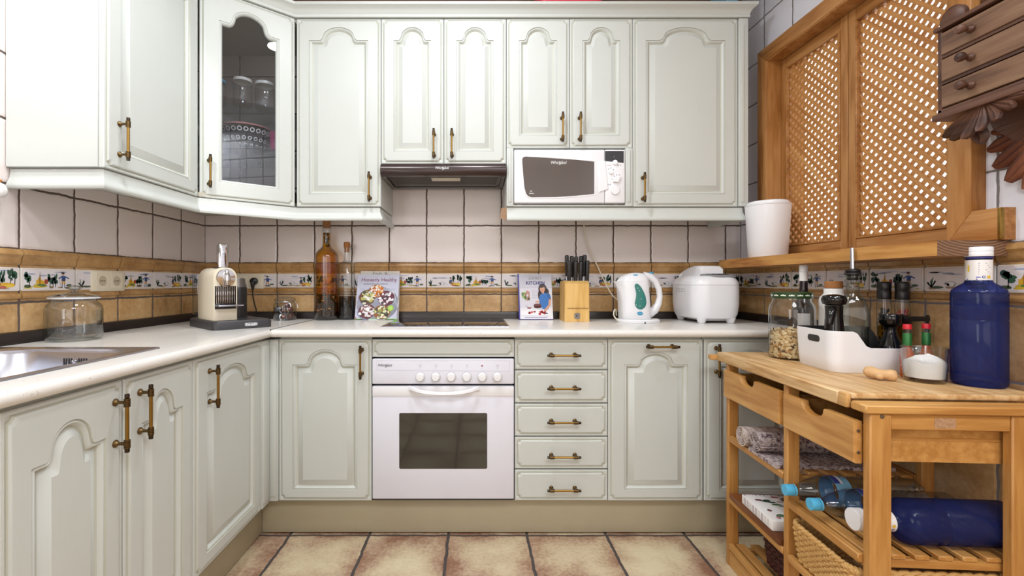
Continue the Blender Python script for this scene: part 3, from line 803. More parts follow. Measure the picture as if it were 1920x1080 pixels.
# =================================================================== base run
ZD0, ZD1 = zpx(940, BF), zpx(636.5, BF)
WT = .8945; WTB = .8625
BG = 'sage painted base cabinets'
def basecab(label, x0, x1, name='base_cabinet'):
    c = thing(name, label, 'cabinet', ((x0+x1)/2, 2.2, ZD0), BG)
    body(c, x0+.0005, x1-.0005, BF+.0215, BACK-.002, ZD0-.002, WTB-.001, 'body', 'paint'); return c
x0, x1 = bx(503), bx(521.5)
mb = MB(); mb.box(x0, x1-.001, BF-.0, BF+.3, ZD0, ZD1, .003, 2); mb.box(x0+.004, x1-.006, BF-.004, BF+.002, ZD0+.02, ZD1-.02, .003, 2)
tag(obj('corner_post', mb, 'paint'), 'narrow fluted corner post where the two base cabinet runs meet', 'filler strip')
c = basecab('base cabinet with one arched door between the corner and the white oven', bx(521.5), bx(697))
d = door(c, bx(521.5)+G, bx(697)-G, ZD0, ZD1, BF, b=.047, e=.05, top=.043, sh=.107); handle(d, (bx(678.5), BF, zpx(679, 1.92)))
c = thing('oven_cabinet', 'base unit around the white oven with a blank drawer front above it', 'cabinet', (bx(831), 2.2, ZD0), BG)
x0, x1 = bx(697), bx(965)
mb = MB(); mb.box(x0+.0004, x0+.0022, BF+.01, BACK-.002, ZD0, WTB-.001); mb.box(x1-.0022, x1-.0004, BF+.01, BACK-.002, ZD0, WTB-.001)
mb.box(x0+.0004, x1-.0004, BF+.03, BACK-.002, zpx(671, BF)+.001, WTB-.001); mb.box(x0+.0004, x1-.0004, BF+.022, BACK-.002, ZD0, zpx(938.5, BF)); obj('body', mb, 'dark', c)
door(c, x0+G, x1-G, zpx(670, BF), ZD1, BF, None, 'blank_panel')
c = thing('drawer_unit', 'base unit with a stack of five drawers right of the oven', 'cabinet', (bx(1053), 2.2, ZD0), BG)
x0, x1 = bx(965), bx(1140.5)
body(c, x0+.0005, x1-.0005, BF+.0215, BACK-.002, ZD0-.002, WTB-.001)
for a, b, hy in ((636.5, 693, 666), (695, 756, 728), (757.5, 818.5, 791), (820, 880, 855.5), (881.5, 940, 917.5)):
    d = door(c, x0+G, x1-G, zpx(b, BF)+.0008, zpx(a, BF)-.0008, BF, None, 'drawer_front'); handle(d, (bx(1055.5), BF, zpx(hy, 1.92)), 0, True)
c = basecab('pull-out base cabinet with a horizontal handle above its arched door panel', bx(1140.5), bx(1319.5))
d = door(c, bx(1140.5)+G, bx(1319.5)-G, ZD0, ZD1, BF, a=.066, b=.047, e=.05, top=.054, sh=.107); handle(d, (bx(1238), BF, zpx(650, 1.92)), 0, True)
c = basecab('rightmost base cabinet, half hidden behind the wooden trolley', bx(1320.5), RIGHT-.002)
d = door(c, bx(1321)+G, bx(1500)-G, ZD0, ZD1, BF, a=.062, b=.047, e=.05, top=.043, sh=.107); handle(d, (bx(1342.5), BF, zpx(676, 1.92)))
mb = MB(); mb.box(bx(1500)+G, RIGHT-.002, BF-.001, BF+.021, ZD0, ZD1, .003); obj('end_filler', mb, 'paint', c)
YP = 1.98
XL = -.870
mb = MB(); mb.box(XL-.055, RIGHT-.002, YP, YP+.016, .006, ZD0-.003, .001); tag(obj('plinth', mb, 'plinth'), 'long plinth board under the back base cabinets', 'plinth')
# left run
c = thing('base_cabinet', 'two-door sink base cabinet at the left edge, handles side by side', 'cabinet', (-1.2, .95, ZD0), BG)
mb = MB(); mb.box(LEFT+.002, XL-.0215, .86, 1.412, ZD0-.002, .70); mb.box(XL-.05, XL-.0215, .86, 1.412, .7, WTB-.002); mb.box(LEFT+.002, XL-.0215, .2, .86, ZD0-.002, .70); mb.box(XL-.05, XL-.0215, .2, .86, .7, WTB-.002)
obj('body', mb, 'paint', c)
def ldoor(parent, y0, y1, **k):
    w, h = y1-y0, ZD1-ZD0
    return obj('door', door_mesh((XL, y0, ZD0), UY, UZ, UX, w, h, archp(w, h, **k)), ['paint', 'glaze'], parent)
d = ldoor(c, .838, 1.130, a=.055, b=.047, e=.03, top=.055, sh=.125); handle(d, (XL, 1.101, .752), PI/2)
d = ldoor(c, 1.134, 1.412, a=.055, b=.047, e=.03, top=.055, sh=.125); handle(d, (XL, 1.182, .757), PI/2)
c = thing('base_cabinet', 'left base cabinet with one arched door next to the inner corner', 'cabinet', (-1.2, 1.63, ZD0), BG)
body(c, LEFT+.002, XL-.0215, 1.4145, BACK-.01, ZD0-.002, WTB-.002)
d = ldoor(c, 1.4155, 1.862, a=.06, b=.05, e=.045, top=.05, sh=.115); handle(d, (XL, 1.492, .752), PI/2)
mb = MB(); mb.box(XL-.021, XL, 1.864, BF-.004, ZD0, ZD1, .003, 2); mb.box(XL-.004, XL+.004, 1.872, BF-.012, ZD0+.02, ZD1-.02, .003, 2); obj('corner_stile', mb, 'paint', c)
XP = -.925
mb = MB(); mb.box(XP-.016, XP, .2, YP-.001, .006, ZD0-.003, .001); tag(obj('plinth', mb, 'plinth'), 'plinth board under the left base cabinets', 'plinth')

# worktops
def nose(y0, z0, z1, n=7):
    r = (z1-z0)/2
    return [(y0+r-r*math.cos(PI*k/(2*n)-0)*1, 0) for k in range(0)]
XJ = -.855
FW = 1.898
def nosepts(f, s, z0, z1, back):
    """bullnose profile: f front coordinate, s direction into the room (-1: towards smaller)"""
    r = (z1-z0)*.48; pts = []
    for k in range(9):
        a = -PI/2+PI*k/8
        pts.append((f-s*r+s*r*math.cos(a), (z0+z1)/2+(z1-z0)/2*math.sin(a)))
    return [(back, z0)]+pts+[(back, z1)]
mb = MB(); pr = nosepts(FW, -1, WTB, WT, BACK)
mb.loft([[(x, p[0], p[1]) for p in pr] for x in (XJ+.002, RIGHT)])
wtb = tag(obj('worktop', mb, 'laminate'), 'white speckled worktop with rounded edge along the back wall', 'worktop')
mb = MB(); xf = -.848; pr = nosepts(xf, 1, WTB, WT, XJ-.09)
SKY0, SKY1, SKX0, SKX1 = .76, 1.352, -1.425, XJ-.105
mb.loft([[(p[0], y, p[1]) for p in pr] for y in (.2, FW+.004)])
mb.box(XJ-.09, XJ-.002, FW+.004, BACK, WTB, WT); mb.box(SKX1, XJ-.09, .2, BACK, WTB, WT); mb.box(LEFT, SKX1, SKY1, BACK, WTB, WT); mb.box(LEFT, SKX0, .2, SKY1, WTB, WT); mb.box(SKX0, SKX1, .2, SKY0, WTB, WT)
wtl = tag(obj('worktop', mb, 'laminate'), 'white speckled worktop along the left wall around the sink', 'worktop')
mb = MB(); mb.box(XJ-.0018, XJ+.0018, FW+.005, BACK-.017, WTB+.002, WT+.0012)
tag(obj('joint_strip', mb, 'dark'), 'thin dark metal strip over the joint between the two worktops', 'strip')
US = [(0, 0), (-.016, 0), (-.016, .006), (-.013, .026), (-.010, .036), (-.004, .0395), (0, .0395)]
mb = MB(); mb.loft([[(x, BACK+p[0], WT+p[1]) for p in US] for x in (LEFT+.017, RIGHT-.017)]); tag(obj('upstand', mb, 'upstand'), 'dark upstand strip along the back of the worktop', 'upstand')
mb = MB(); mb.loft([[(LEFT-p[0], y, WT+p[1]) for p in US] for y in (.3, BACK)]); tag(obj('upstand', mb, 'upstand'), 'dark upstand strip along the left wall behind the sink', 'upstand')
mb = MB(); mb.loft([[(RIGHT+p[0], y, WT+p[1]) for p in US] for y in (FW, BACK)]); tag(obj('upstand', mb, 'upstand'), 'short dark upstand strip on the right wall beside the bread maker', 'upstand')

# ======================================================================= sink
c = thing('sink', 'stainless steel sink set into the left worktop', 'sink', (-1.19, 1.06, WT))
sx0, sx1, sy0, sy1 = -1.442, -.943, .742, 1.372
mb = MB()
def rr(x0, x1, y0, y1, r, z): return [(p[0], p[1], z) for p in rrpts(x0, x1, y0, y1, r, 8)]
rings = [rr(sx0, sx1, sy0, sy1, .012, WT+.0003), rr(sx0+.001, sx1-.001, sy0+.001, sy1-.001, .012, WT+.004), rr(sx0+.014, sx1-.014, sy0+.014, sy1-.014, .014, WT+.0045), rr(sx0+.026, sx1-.026, sy0+.022, sy1-.022, .05, WT+.003), rr(sx0+.034, sx1-.030, sy0+.03, sy1-.030, .11, WT+.0022), rr(sx0+.038, sx1-.034, sy0+.034, sy1-.034, .115, WT-.001),
         rr(sx0+.042, sx1-.038, sy0+.037, sy1-.037, .12, WT-.010), rr(sx0+.050, sx1-.046, sy0+.044, sy1-.044, .125, WT-.13), rr(sx0+.075, sx1-.07, sy0+.07, sy1-.07, .11, WT-.155), rr(sx0+.18, sx1-.18, sy0+.2, sy1-.2, .04, WT-.160)]
mb.loft(rings, False, True); obj('basin', mb, 'steel', c)
ys = sy1-.0405
m = MB()
for k in (0, 1, 3, 4):
    x = -1.200+k*.0145
    m.prism(rrpts(-.0024, .0024, -.010, .010, .0023, 3), (x, ys-.0012, WT-.033), UX, UZ, NY, 0, .001)
obj('overflow_slots', m, 'dark', c)
m = MB(); m.lathe([(.006, .001), (.006, -.002), (.001, -.003)], (-1.171, ys-.0015, WT-.033), 12, 'Y'); obj('overflow_screw', m, 'chrome', c)

# ======================================================================== hob
c = thing('ceramic_hob', 'black ceramic hob with a steel frame set into the back worktop', 'hob', ((xpx(833, 2.2)), 2.22, WT))
hx0, hx1, hy0, hy1 = xpx(712, 2.017), xpx(956, 2.017), 2.017, 2.455
mb = MB(); mb.loft([rr(hx0+s, hx1-s, hy0+s, hy1-s, .004, z) for s, z in ((0, WT+.0002), (.001, WT+.003), (.008, WT+.0045), (.010, WT+.004))], True, True); obj('steel_frame', mb, 'steel', c)
mb = MB(); mb.box(hx0+.009, hx1-.009, hy0+.009, hy1-.009, WT+.002, WT+.0052, .001); g = obj('glass_top', mb, 'hobglass', c)
m = MB()
for x, y, r in ((hx0+.15, hy0+.12, .07), (hx1-.15, hy0+.12, .09), (hx0+.15, hy1-.11, .09), (hx1-.15, hy1-.11, .07)):
    m = MB(); m.loft([[(x+q*math.cos(2*PI*j/40), y+q*math.sin(2*PI*j/40), WT+.0054) for j in range(40)] for q in (r, r+.0015)], False, False)
    obj('cooking_zone_ring', m, 'grey', g)

# ======================================================================= oven
c = thing('oven', 'white built-in oven with a row of round knobs', 'oven', (bx(831), 2.2, zpx(936, BF)))
x0, x1 = bx(698.5), bx(963.5)
mb = MB(); mb.box(x0+.005, x1-.005, BF+.022, BACK-.05, zpx(935, BF), zpx(673, BF)-.002); obj('body', mb, 'darkgrey', c)
yp = BF-.008
ox = lambda p: xpx(p, yp)
oz = lambda p: zpx(p, yp)
mb = MB(); mb.box(x0, x1, yp, BF+.02, zpx(719.5, BF), zpx(672.5, BF), .005, 3)
cp = obj('control_panel', mb, 'whitegloss', c)
A = Art()
for a, b in (((706.5, 694), (706.5, 676)), ((706.5, 676), (955, 676)), ((955, 676), (955, 696)), ((706.5, 694), (955, 696))):
    A.line('cfcad6', (ox(a[0]), oz(a[1])), (ox(b[0]), oz(b[1])), .0014)
Print().put(A, plane((0, yp, 0), UX, UZ, NY)).obj('panel_outline', cp)
ic = ['788', '817', '846', '875', '904', '932.5']
for k, s in enumerate(ic):
    x, z = ox(float(s)), oz(686); A = Art()
    if k == 4: A.ell('8c1f2c', x, z, .0035, .0035, 1)
    else:
        for a, b in (((-1, -1), (1, -1)), ((1, -1), (1, 1)), ((1, 1), (-1, 1)), ((-1, 1), (-1, -1)))[:4 if k in (0, 5) else 3]:
            A.line('9a98a2', (x+a[0]*.0045, z+a[1]*.0045), (x+b[0]*.0045, z+b[1]*.0045), .0008)
        A.line('8a8892', (x-.001, z), (x+.0025, z), .001)
    A.line('8a8892', (x, z-.010), (x, z-.014), .0009)
    Print().put(A, plane((0, yp, 0), UX, UZ, NY)).obj('knob_symbol', cp)
logo(cp, (ox(721.5), yp-.0003, oz(685)), UX, UZ, NY, .0165, 'ink')
for s in ic:
    m = MB(); x, z = ox(float(s)), oz(706.5)
    m.lathe([(.0195, .001), (.0195, -.002), (.0175, -.003)], (x, yp, z), 24, 'Y', (False, True)); k = obj('knob', m, 'whiteplastic', cp)
    m = MB(); m.lathe([(.0165, -.002), (.0162, -.016), (.0145, -.020), (.001, -.0212)], (x, yp, z), 24, 'Y', (False, True)); obj('knob_cap', m, 'whiteplastic', k)
    m = MB(); m.lathe([(.0190, -.0019), (.0200, -.0022), (.0200, -.0004)], (x, yp+.0005, z), 24, 'Y'); obj('knob_ring', m, 'darkgrey', k)
mb = MB(); mb.box(x0, x1, BF-.004, BF+.02, zpx(935, BF), zpx(723.5, BF), .004, 2)
dr = obj('door', mb, 'whitegloss', c)
mb = MB(); mb.box(x0+.001, x1-.001, BF-.0068, BF-.003, zpx(742, BF), zpx(724.5, BF), .001); obj('door_strip', mb, 'whiteplastic', dr)
mb = MB(); mb.prism(rrpts(xpx(748.5, 1.93), xpx(913.5, 1.93), zpx(879, 1.93), zpx(774.5, 1.93), .006, 4), (0, BF-.004, 0), UX, UZ, NY, 0, .0008); obj('window', mb, 'ovenglass', dr)
mb = MB(); rings = []
for k in range(25):
    t = -1+2*k/24; x = ox(833)+t*.148; out = .006+.034*(1-t**4); sag = .017*(1-t*t)
    zc = oz(727)-sag; hh = .0085-.002*(1-t*t)
    rings.append([(x, BF-.004-out+.006, zc+hh), (x, BF-.004-out-.004, zc+hh*.6), (x, BF-.004-out-.006, zc-hh*.6), (x, BF-.004-out+.002, zc-hh*1.2), (x, BF-.004-out+.008, zc-hh)])
mb.loft(rings)
for t in (-1, 1): mb.box(ox(833)+t*.143-.007, ox(833)+t*.143+.007, BF-.016, BF-.004, oz(731), oz(724.5))
obj('door_handle', mb, 'whiteplastic', dr)
m = MB(); m.box(x0+.002, x1-.002, BF-.002, BF+.02, zpx(937.5, BF), zpx(935.3, BF)); obj('vent_gap', m, 'dark', c)
# ============================================================ on the worktops
E = .0004
WZ = WT+E
# big lidded glass jar
cx, cy = -1.377, 1.565
c = thing('glass_jar', 'big empty glass jar with a knobbed glass lid beside the sink', 'jar', (cx, cy, WZ))
R = .078
mb = MB(); mb.lathe([(.0001, WZ+.006), (.05, WZ+.005), (.064, WZ+.001), (R-.004, WZ+.003), (R, WZ+.014), (R, WZ+.105), (R-.003, WZ+.118), (R-.012, WZ+.128), (R-.016, WZ+.134), (R-.015, WZ+.142)], (cx, cy, 0), 48); obj('jar_body', mb, 'glass', c)
mb = MB(); mb.lathe([(.0001, WZ+.011), (.06, WZ+.010), (R-.005, WZ+.018), (R-.004, WZ+.1)], (cx, cy, 0), 40); obj('inner_wall', mb, 'glass', c)
mb = MB(); mb.lathe([(R-.013, WZ+.1425), (R-.008, WZ+.1425), (R-.0075, WZ+.146), (R-.012, WZ+.147)], (cx, cy, 0), 40); obj('seal', mb, 'whiteplastic', c, label='white seal ring')
mb = MB(); mb.lathe([(R-.006, WZ+.147), (R-.007, WZ+.151), (.045, WZ+.158), (.016, WZ+.163), (.009, WZ+.167), (.010, WZ+.171), (.020, WZ+.176), (.022, WZ+.181), (.016, WZ+.186), (.0001, WZ+.188)], (cx, cy, 0), 40); ld = obj('lid', mb, 'glass', c)
mb = MB(); mb.ball((cx, cy, WZ+.1805), .017, 20, (1, 1, .42)); obj('lid_knob', mb, 'glass', ld)

# sockets
def socket(label, o, U, N, plug=False):
    o, U, N = Vector(o), Vector(U), Vector(N); w, h = .168, .084
    c = thing('double_socket', label, 'socket', o)
    mb = MB(); mb.loft([[o+U*p[0]+UZ*p[1]+N*n for p in rrpts(-w/2+s, w/2-s, -h/2+s, h/2-s, .006, 3)] for n, s in ((.0005, 0), (.009, .001), (.0115, .004))]); pl = obj('face_plate', mb, 'creamplastic', c)
    for s in (-1, 1):
        q = o+U*s*.0355
        mb = MB(); mb.loft([[q+U*p[0]+UZ*p[1]+N*n for p in rrpts(-.029, .029, -.031, .031, .002, 2)] for n in (.0114, .0128)]); ins = obj('socket_insert', mb, 'creamplastic', c)
        mb = MB()
        mb.loft([[q+U*(r*math.cos(2*PI*k/24))+UZ*(r*math.sin(2*PI*k/24))+N*n for k in range(24)] for r, n in ((.0225, .0131), (.0215, .0138), (.0195, .0134))], False, False)
        obj('socket_rim', mb, 'creamplastic', ins)
        mb = MB(); mb.loft([[q+U*(r*math.cos(2*PI*k/24))+UZ*(r*math.sin(2*PI*k/24))+N*.0130 for k in range(24)] for r in (.0195, .0001)], False, False); obj('socket_well', mb, 'socketwell', ins)
        mb = MB()
        for t in (-.0085, 0, .0085): mb.loft([[q+U*(t+.0024*math.cos(2*PI*k/8))+UZ*(.0024*math.sin(2*PI*k/8))+N*n for k in range(8)] for n in (.0130, .0134)])
        obj('pin_holes', mb, 'dark', ins)
    return c
MAT['socketwell'] = plain('socket_well', X('b9ad95'), .4)
socket('cream double wall socket on the left wall above the glass jar', (LEFT, 1.83, 1.099), NY, UX)
sx = xpx(467.5, BACK)
socket('cream double wall socket on the back wall behind the coffee machine', (sx, BACK, 1.100), UX, NY)
px_ = sx+.0355
c = thing('power_plug', 'black power plug and cable in the back wall socket', 'plug', (px_, BACK-.0145, 1.10))
mb = MB(); mb.lathe([(.019, -.0141), (.020, -.022), (.0185, -.032), (.012, -.036), (.0001, -.037)], (px_, BACK, 1.10), 20, 'Y', (True, False)); obj('plug_head', mb, 'blackplastic', c)
mb = MB(); mb.tube([(px_-.001, BACK-.030, 1.092), (px_, BACK-.036, 1.075), (px_+.001, BACK-.034, 1.055)], [.013, .010, .005], 10)
mb.tube([(px_, BACK-.034, 1.058), (px_-.002, BACK-.030, 1.02), (px_+.006, BACK-.026, .975), (px_+.014, BACK-.024, .945), (px_+.016, BACK-.03, .92), (px_+.008, BACK-.032, WZ+.004), (px_-.1, BACK-.03, WZ+.004)], .0032, 8); obj('cable', mb, 'blackplastic', c)

# capsule coffee machine on its tray
Fp = Vector((-1.062, 1.868, WZ)); th = math.radians(47)
Mx = Matrix.Translation(Fp) @ Matrix.Rotation(th, 4, 'Z')          # local x right along the front, y to the back
c = thing('coffee_machine', 'cream and chrome capsule coffee machine on a dark base in the corner', 'coffee machine', Fp+Vector((-.1, .2, 0)))
mb = MB(Mx)
bp = rrpts(-.012, .232, 0, .33, .022, 5)
mb.loft([[(p[0]+(.006 if k == 2 else 0)*(1 if p[0] < .1 else -1), p[1]+(.004 if k == 2 and p[1] < .1 else 0), z) for p in bp] for k, z in ((0, 0), (1, .030), (2, .036))]); bs = obj('base_tray', mb, 'darkgrey', c)
mb = MB(Mx)
A = Art(); A.rrect('c9c9cd', .112, .0105, .166, .0245, .0068, 1); A.rrect('8d8d92', .1135, .0118, .1645, .0232, .0055, 2)
Print().put(A, lambda u, v, n: Mx @ Vector((u, -n, v))).obj('badge', bs)
R3 = Mx.to_3x3()
text('badge_lettering', 'DeLonghi', .0115, Mx @ Vector((.139, -.0007, .0175)), R3 @ UX, UZ, R3 @ NY, 'inkwhite', bs, bold=.0003)
# body: arched slab
bx0, bx1, by0, by1, bz1 = .004, .100, .048, .30, .262
def archsec(y, sc_=0):
    pts = [(bx0+sc_, .036)]
    pts = [(bx1-sc_, .037), (bx1-sc_, bz1-.045)]
    for k in range(1, 8):
        a = PI/2*k/8; pts.append((bx1-.040+(.040-sc_)*math.cos(a), bz1-.045+(.045-sc_)*math.sin(a)))
    for k in range(0, 9):
        a = PI/2+PI/2*k/8; pts.append((bx0+.040+(.040-sc_)*math.cos(a), bz1-.045+(.045-sc_)*math.sin(a)))
    pts.append((bx0+sc_, .037))
    return [(p[0], y, p[1]) for p in pts]
mb = MB(Mx); mb.loft([archsec(by0, .003), archsec(by0+.004, 0), archsec(by1-.06, 0), archsec(by1-.01, .012), archsec(by1, .03)]); bd = obj('body', mb, 'creamplastic', c)
mb = MB(Mx); mb.box(.010, .094, by0-.0006, by0+.004, .085, .183, .001); obj('cup_recess', mb, 'blackgloss', bd)
mb = MB(Mx)
for k in range(11): mb.box(.0155+k*.007, .0180+k*.007, by0-.003, by0-.0004, .108, .181, .0008, 1)
obj('grille_ribs', mb, 'chrome', bd)
mb = MB(Mx); mb.box(.0105, .110, by0-.046, by0-.001, .0975, .1035, .002); obj('cup_shelf', mb, 'steel', c)
mb = MB(Mx); mb.box(.012, .092, by0-.006, by0-.0006, .086, .0955, .001); obj('drip_slot', mb, 'blackplastic', bd)
mb = MB(Mx); mb.lathe([(.001, -.010), (.036, -.009), (.0385, -.004), (.0385, .002)], (.052, by0, .218), 32, 'Y'); hd = obj('head_disc', mb, 'chrome', c)
mb = MB(Mx); mb.tube([(.052, by0-.012, .245), (.052, by0-.019, .230), (.053, by0-.021, .205), (.054, by0-.020, .188)], [.008, .0105, .0115, .010], 14); obj('spout', mb, 'chrome', hd)
mb = MB(Mx); mb.tube([(.054, by0-.020, .1885), (.054, by0-.020, .184)], .0065, 12); obj('spout_tip', mb, 'blackplastic', hd)
mb = MB(Mx); mb.loft([[(p[0], p[1], z) for p in rrpts(.030+s, .074-s, by0+.02+s, by0+.055-s, .012, 4)] for z, s in ((bz1-.004, 0), (bz1+.094, 0), (bz1+.100, .002), (bz1+.103, .008))]); lv = obj('lever', mb, 'chrome', c)
mb = MB(Mx); mb.lathe([(.0001, -.003), (.004, -.002), (.005, .001)], (.052, by0+.02, bz1+.062), 12, 'Y'); obj('lever_button', mb, 'steel', lv)
mb = MB(Mx); mb.box(.024, .080, by0+.012, by0+.075, bz1-.002, bz1+.0015, .001); obj('lever_seat', mb, 'darkgrey', c)
mb = MB(Mx); mb.loft([[(p[0], p[1], z) for p in rrpts(bx0+.005, bx1-.005, by1+.001, by1+.07, .02, 5)] for z in (.037, .235)]); obj('water_tank', mb, 'pet', c)
# milk frother
q = Mx @ Vector((.152, .195, .0365))
c = thing('milk_frother', 'black cylindrical milk frother with a grey lid, right of the coffee machine', 'milk frother', q)
mb = MB(); mb.lathe([(.043, 0), (.043, .003), (.040, .006), (.040, .135), (.0385, .140)], q, 28, 'Z', (True, True)); obj('jug', mb, 'blackplastic', c)
mb = MB(); mb.lathe([(.0385, .1402), (.037, .150), (.032, .162), (.032, .176), (.030, .180), (.0001, .181)], q, 28); obj('lid', mb, 'hoodgrey', c)

# clip-top jar of coffee capsules
q = Vector((xpx(534.5, 2.405), 2.405, WZ)); r = .058
c = thing('storage_jar', 'small clip-top glass jar holding coffee capsules', 'jar', q)
mb = MB(); mb.lathe([(.0001, .003), (.045, .003), (.055, .001), (r, .006), (r, .080), (r-.004, .088), (r-.010, .093), (r-.010, .101)], q, 32); obj('jar_body', mb, 'glass', c)
mb = MB(); mb.lathe([(r-.007, .1015), (r-.004, .103), (r-.004, .110), (r-.010, .116), (.03, .122), (.0001, .123)], q, 32); obj('lid', mb, 'glass', c)
mb = MB(); k_ = [(q.x+(r-.007)*math.cos(2*PI*k/24), q.y+(r-.007)*math.sin(2*PI*k/24), q.z+.0975) for k in range(24)]; mb.tube(k_, .0013, 6, True)
mb.tube([(q.x+r-.006, q.y-.01, q.z+.0975), (q.x+r+.012, q.y-.016, q.z+.085), (q.x+r+.016, q.y-.016, q.z+.062)], .0013, 6); obj('wire_clip', mb, 'steel', c)
CPS = [(-.030, -.028, .022, 0, 1), (.004, -.034, .020, .5, 0), (.034, -.022, .021, 1.2, 0), (-.008, .006, .022, .3, 1), (.030, .016, .022, 2, 0), (-.032, .018, .021, 2.6, 1), (.004, -.026, .055, .9, 0), (.032, -.012, .058, 1.9, 0), (-.030, -.030, .058, 5.3, 2), (.016, -.012, .078, .2, 0)]
for k, (dx, dy, dz, a, kind) in enumerate(CPS):
    mb = MB(); mb.M = Matrix.Translation(q+Vector((dx, dy, dz))) @ Matrix.Rotation(a, 4, 'Z') @ Matrix.Rotation(1.25 if kind != 2 else 1.75, 4, 'X')
    mb.mi = 0; mb.lathe([(.0001, .0145), (.0075, .0142), (.011, .011), (.0145, -.010)], (0, 0, 0), 16)
    mb.mi = 1; mb.lathe([(.0145, -.010), (.0178, -.0108), (.0178, -.0122), (.0001, -.0124)], (0, 0, 0), 16)
    nm = ('brown', 'grey', 'silver')[kind]
    lab = {'brown': 'brown coffee capsule in the clip-top jar', 'grey': 'dark grey coffee capsule at the bottom of the clip-top jar', 'silver': 'coffee capsule showing its silver foil, upper left in the clip-top jar'}[nm]
    tag(obj('coffee_capsule', mb, ['capsule' if kind == 0 else 'capsuleg', 'foil']), lab, 'coffee capsule', 'coffee capsules in the jar')

# flavoured oil and vinegar bottles
q = Vector((xpx(612, 2.42), 2.425, WZ))
c = thing('oil_bottle', 'tall glass bottle of golden herb oil, the biggest bottle on the back worktop', 'bottle', q)
Rb = .0615
mb = MB(); mb.lathe([(.0001, .004), (.05, .003), (Rb-.003, 0), (Rb, .006), (Rb, .332), (Rb-.002, .345), (Rb-.009, .360), (Rb-.022, .374), (.030, .382), (.0235, .391), (.0215, .405), (.0205, .505), (.023, .507), (.023, .517), (.0205, .519)], q, 40); obj('bottle_glass', mb, 'glass', c)
ri = Rb-.003
mb = MB(); mb.lathe([(.0001, .022), (ri, .022), (ri, .331), (ri-.002, .344), (ri-.009, .358), (ri-.022, .371), (.027, .380), (.0205, .390), (.0185, .405), (.0178, .462), (.0001, .462)], q, 36); obj('oil', mb, 'oil', c)
mb = MB()
for k in range(240):
    hgt = random.random()**2.0*.105
    a = random.uniform(0, 2*PI); rr_ = (Rb-.010)*math.sqrt(random.random())
    if random.random() < .2: hgt = random.uniform(.390, .458); rr_ = .014*math.sqrt(random.random())
    mb.ball((q.x+rr_*math.cos(a), q.y+rr_*math.sin(a), q.z+.03+hgt if hgt < .2 else q.z+hgt), random.uniform(.003, .009 if hgt < .2 else .005), 7, (1, 1, random.uniform(.6, 2.0)))
obj('herbs', mb, 'herbs', c)['kind'] = 'stuff'
mb = MB()
for k in range(5):
    a = random.uniform(PI, 2*PI); p = Vector((q.x+(ri-.004)*math.cos(a), q.y+(ri-.004)*math.sin(a), q.z+random.uniform(.05, .15)))
    mb.ball(p, .0045, 7, (1.6, 1, .7))
obj('garlic_flakes', mb, 'ginger', c)['kind'] = 'stuff'
mb = MB(); mb.lathe([(.019, .49), (.0195, .517), (.021, .5195), (.021, .545), (.0001, .546)], q, 20, 'Z', (True, False)); obj('cork', mb, 'cork', c)
q = Vector((xpx(650, 2.43), 2.435, WZ)); Rb = .0425
c = thing('vinegar_bottle', 'slim corked clear glass bottle with dark contents at the bottom, between oil bottle and cookbooks', 'bottle', q)
mb = MB(); mb.lathe([(.0001, .012), (.03, .010), (Rb-.002, 0), (Rb, .006), (Rb, .293), (Rb-.005, .301), (.024, .309), (.0155, .316), (.0135, .325), (.013, .375), (.0155, .377), (.0155, .384)], q, 36); obj('bottle_glass', mb, 'glass', c)
mb = MB(); mb.lathe([(.0001, .014), (Rb-.003, .012), (Rb-.003, .125), (.0001, .125)], q, 32); obj('vinegar', mb, 'vinegar', c)
mb = MB()
for k in range(50):
    a = random.uniform(0, 2*PI); rr_ = (Rb-.011)*math.sqrt(random.random()); mb.ball((q.x+rr_*math.cos(a), q.y+rr_*math.sin(a), q.z+.022+random.random()*.07), random.uniform(.004, .008), 7)
obj('berries', mb, 'herbs', c)['kind'] = 'stuff'
mb = MB(); mb.lathe([(.012, .36), (.0125, .384), (.016, .3855), (.017, .405), (.0145, .414), (.0001, .416)], q, 18, 'Z', (True, False)); obj('cork', mb, 'cork', c)

# cookbooks leaning on the wall
def book(label, o, U, V, w, h, t, cover, spine, page='paper'):
    o, U, V = Vector(o), Vector(U).normalized(), Vector(V).normalized(); N = U.cross(V).normalized()
    c = thing('cookbook', label, 'book', o)
    mb = MB(); mb.loft([[o+U*p[0]+V*p[1]+N*n for p in ((.002, .002), (w-.002, .002), (w-.002, h-.002), (.002, h-.002))] for n in (-t+.002, -.002)]); obj('page_block', mb, page, c)
    mb = MB()
    for n0, n1 in ((-.002, 0), (-t, -t+.002)): mb.loft([[o+U*p[0]+V*p[1]+N*n for p in ((0, 0), (w, 0), (w, h), (0, h))] for n in (n0, n1)])
    mb.loft([[o+U*p[0]+V*p[1]+N*n for p in ((-.001, 0), (.001, 0), (.001, h), (-.001, h))] for n in (-t, 0)])
    cv = obj('cover', mb, spine, c)
    return c, cv, plane(o, U, V, N), U, V, N
MAT['violetcover'] = plain('violet_cover', X('4a3f97'), .4)
MAT['lilaccover'] = plain('lilac_cover', X('c9c8d8'), .35)
MAT['creamcover'] = plain('cream_cover', X('d9d4cb'), .4)
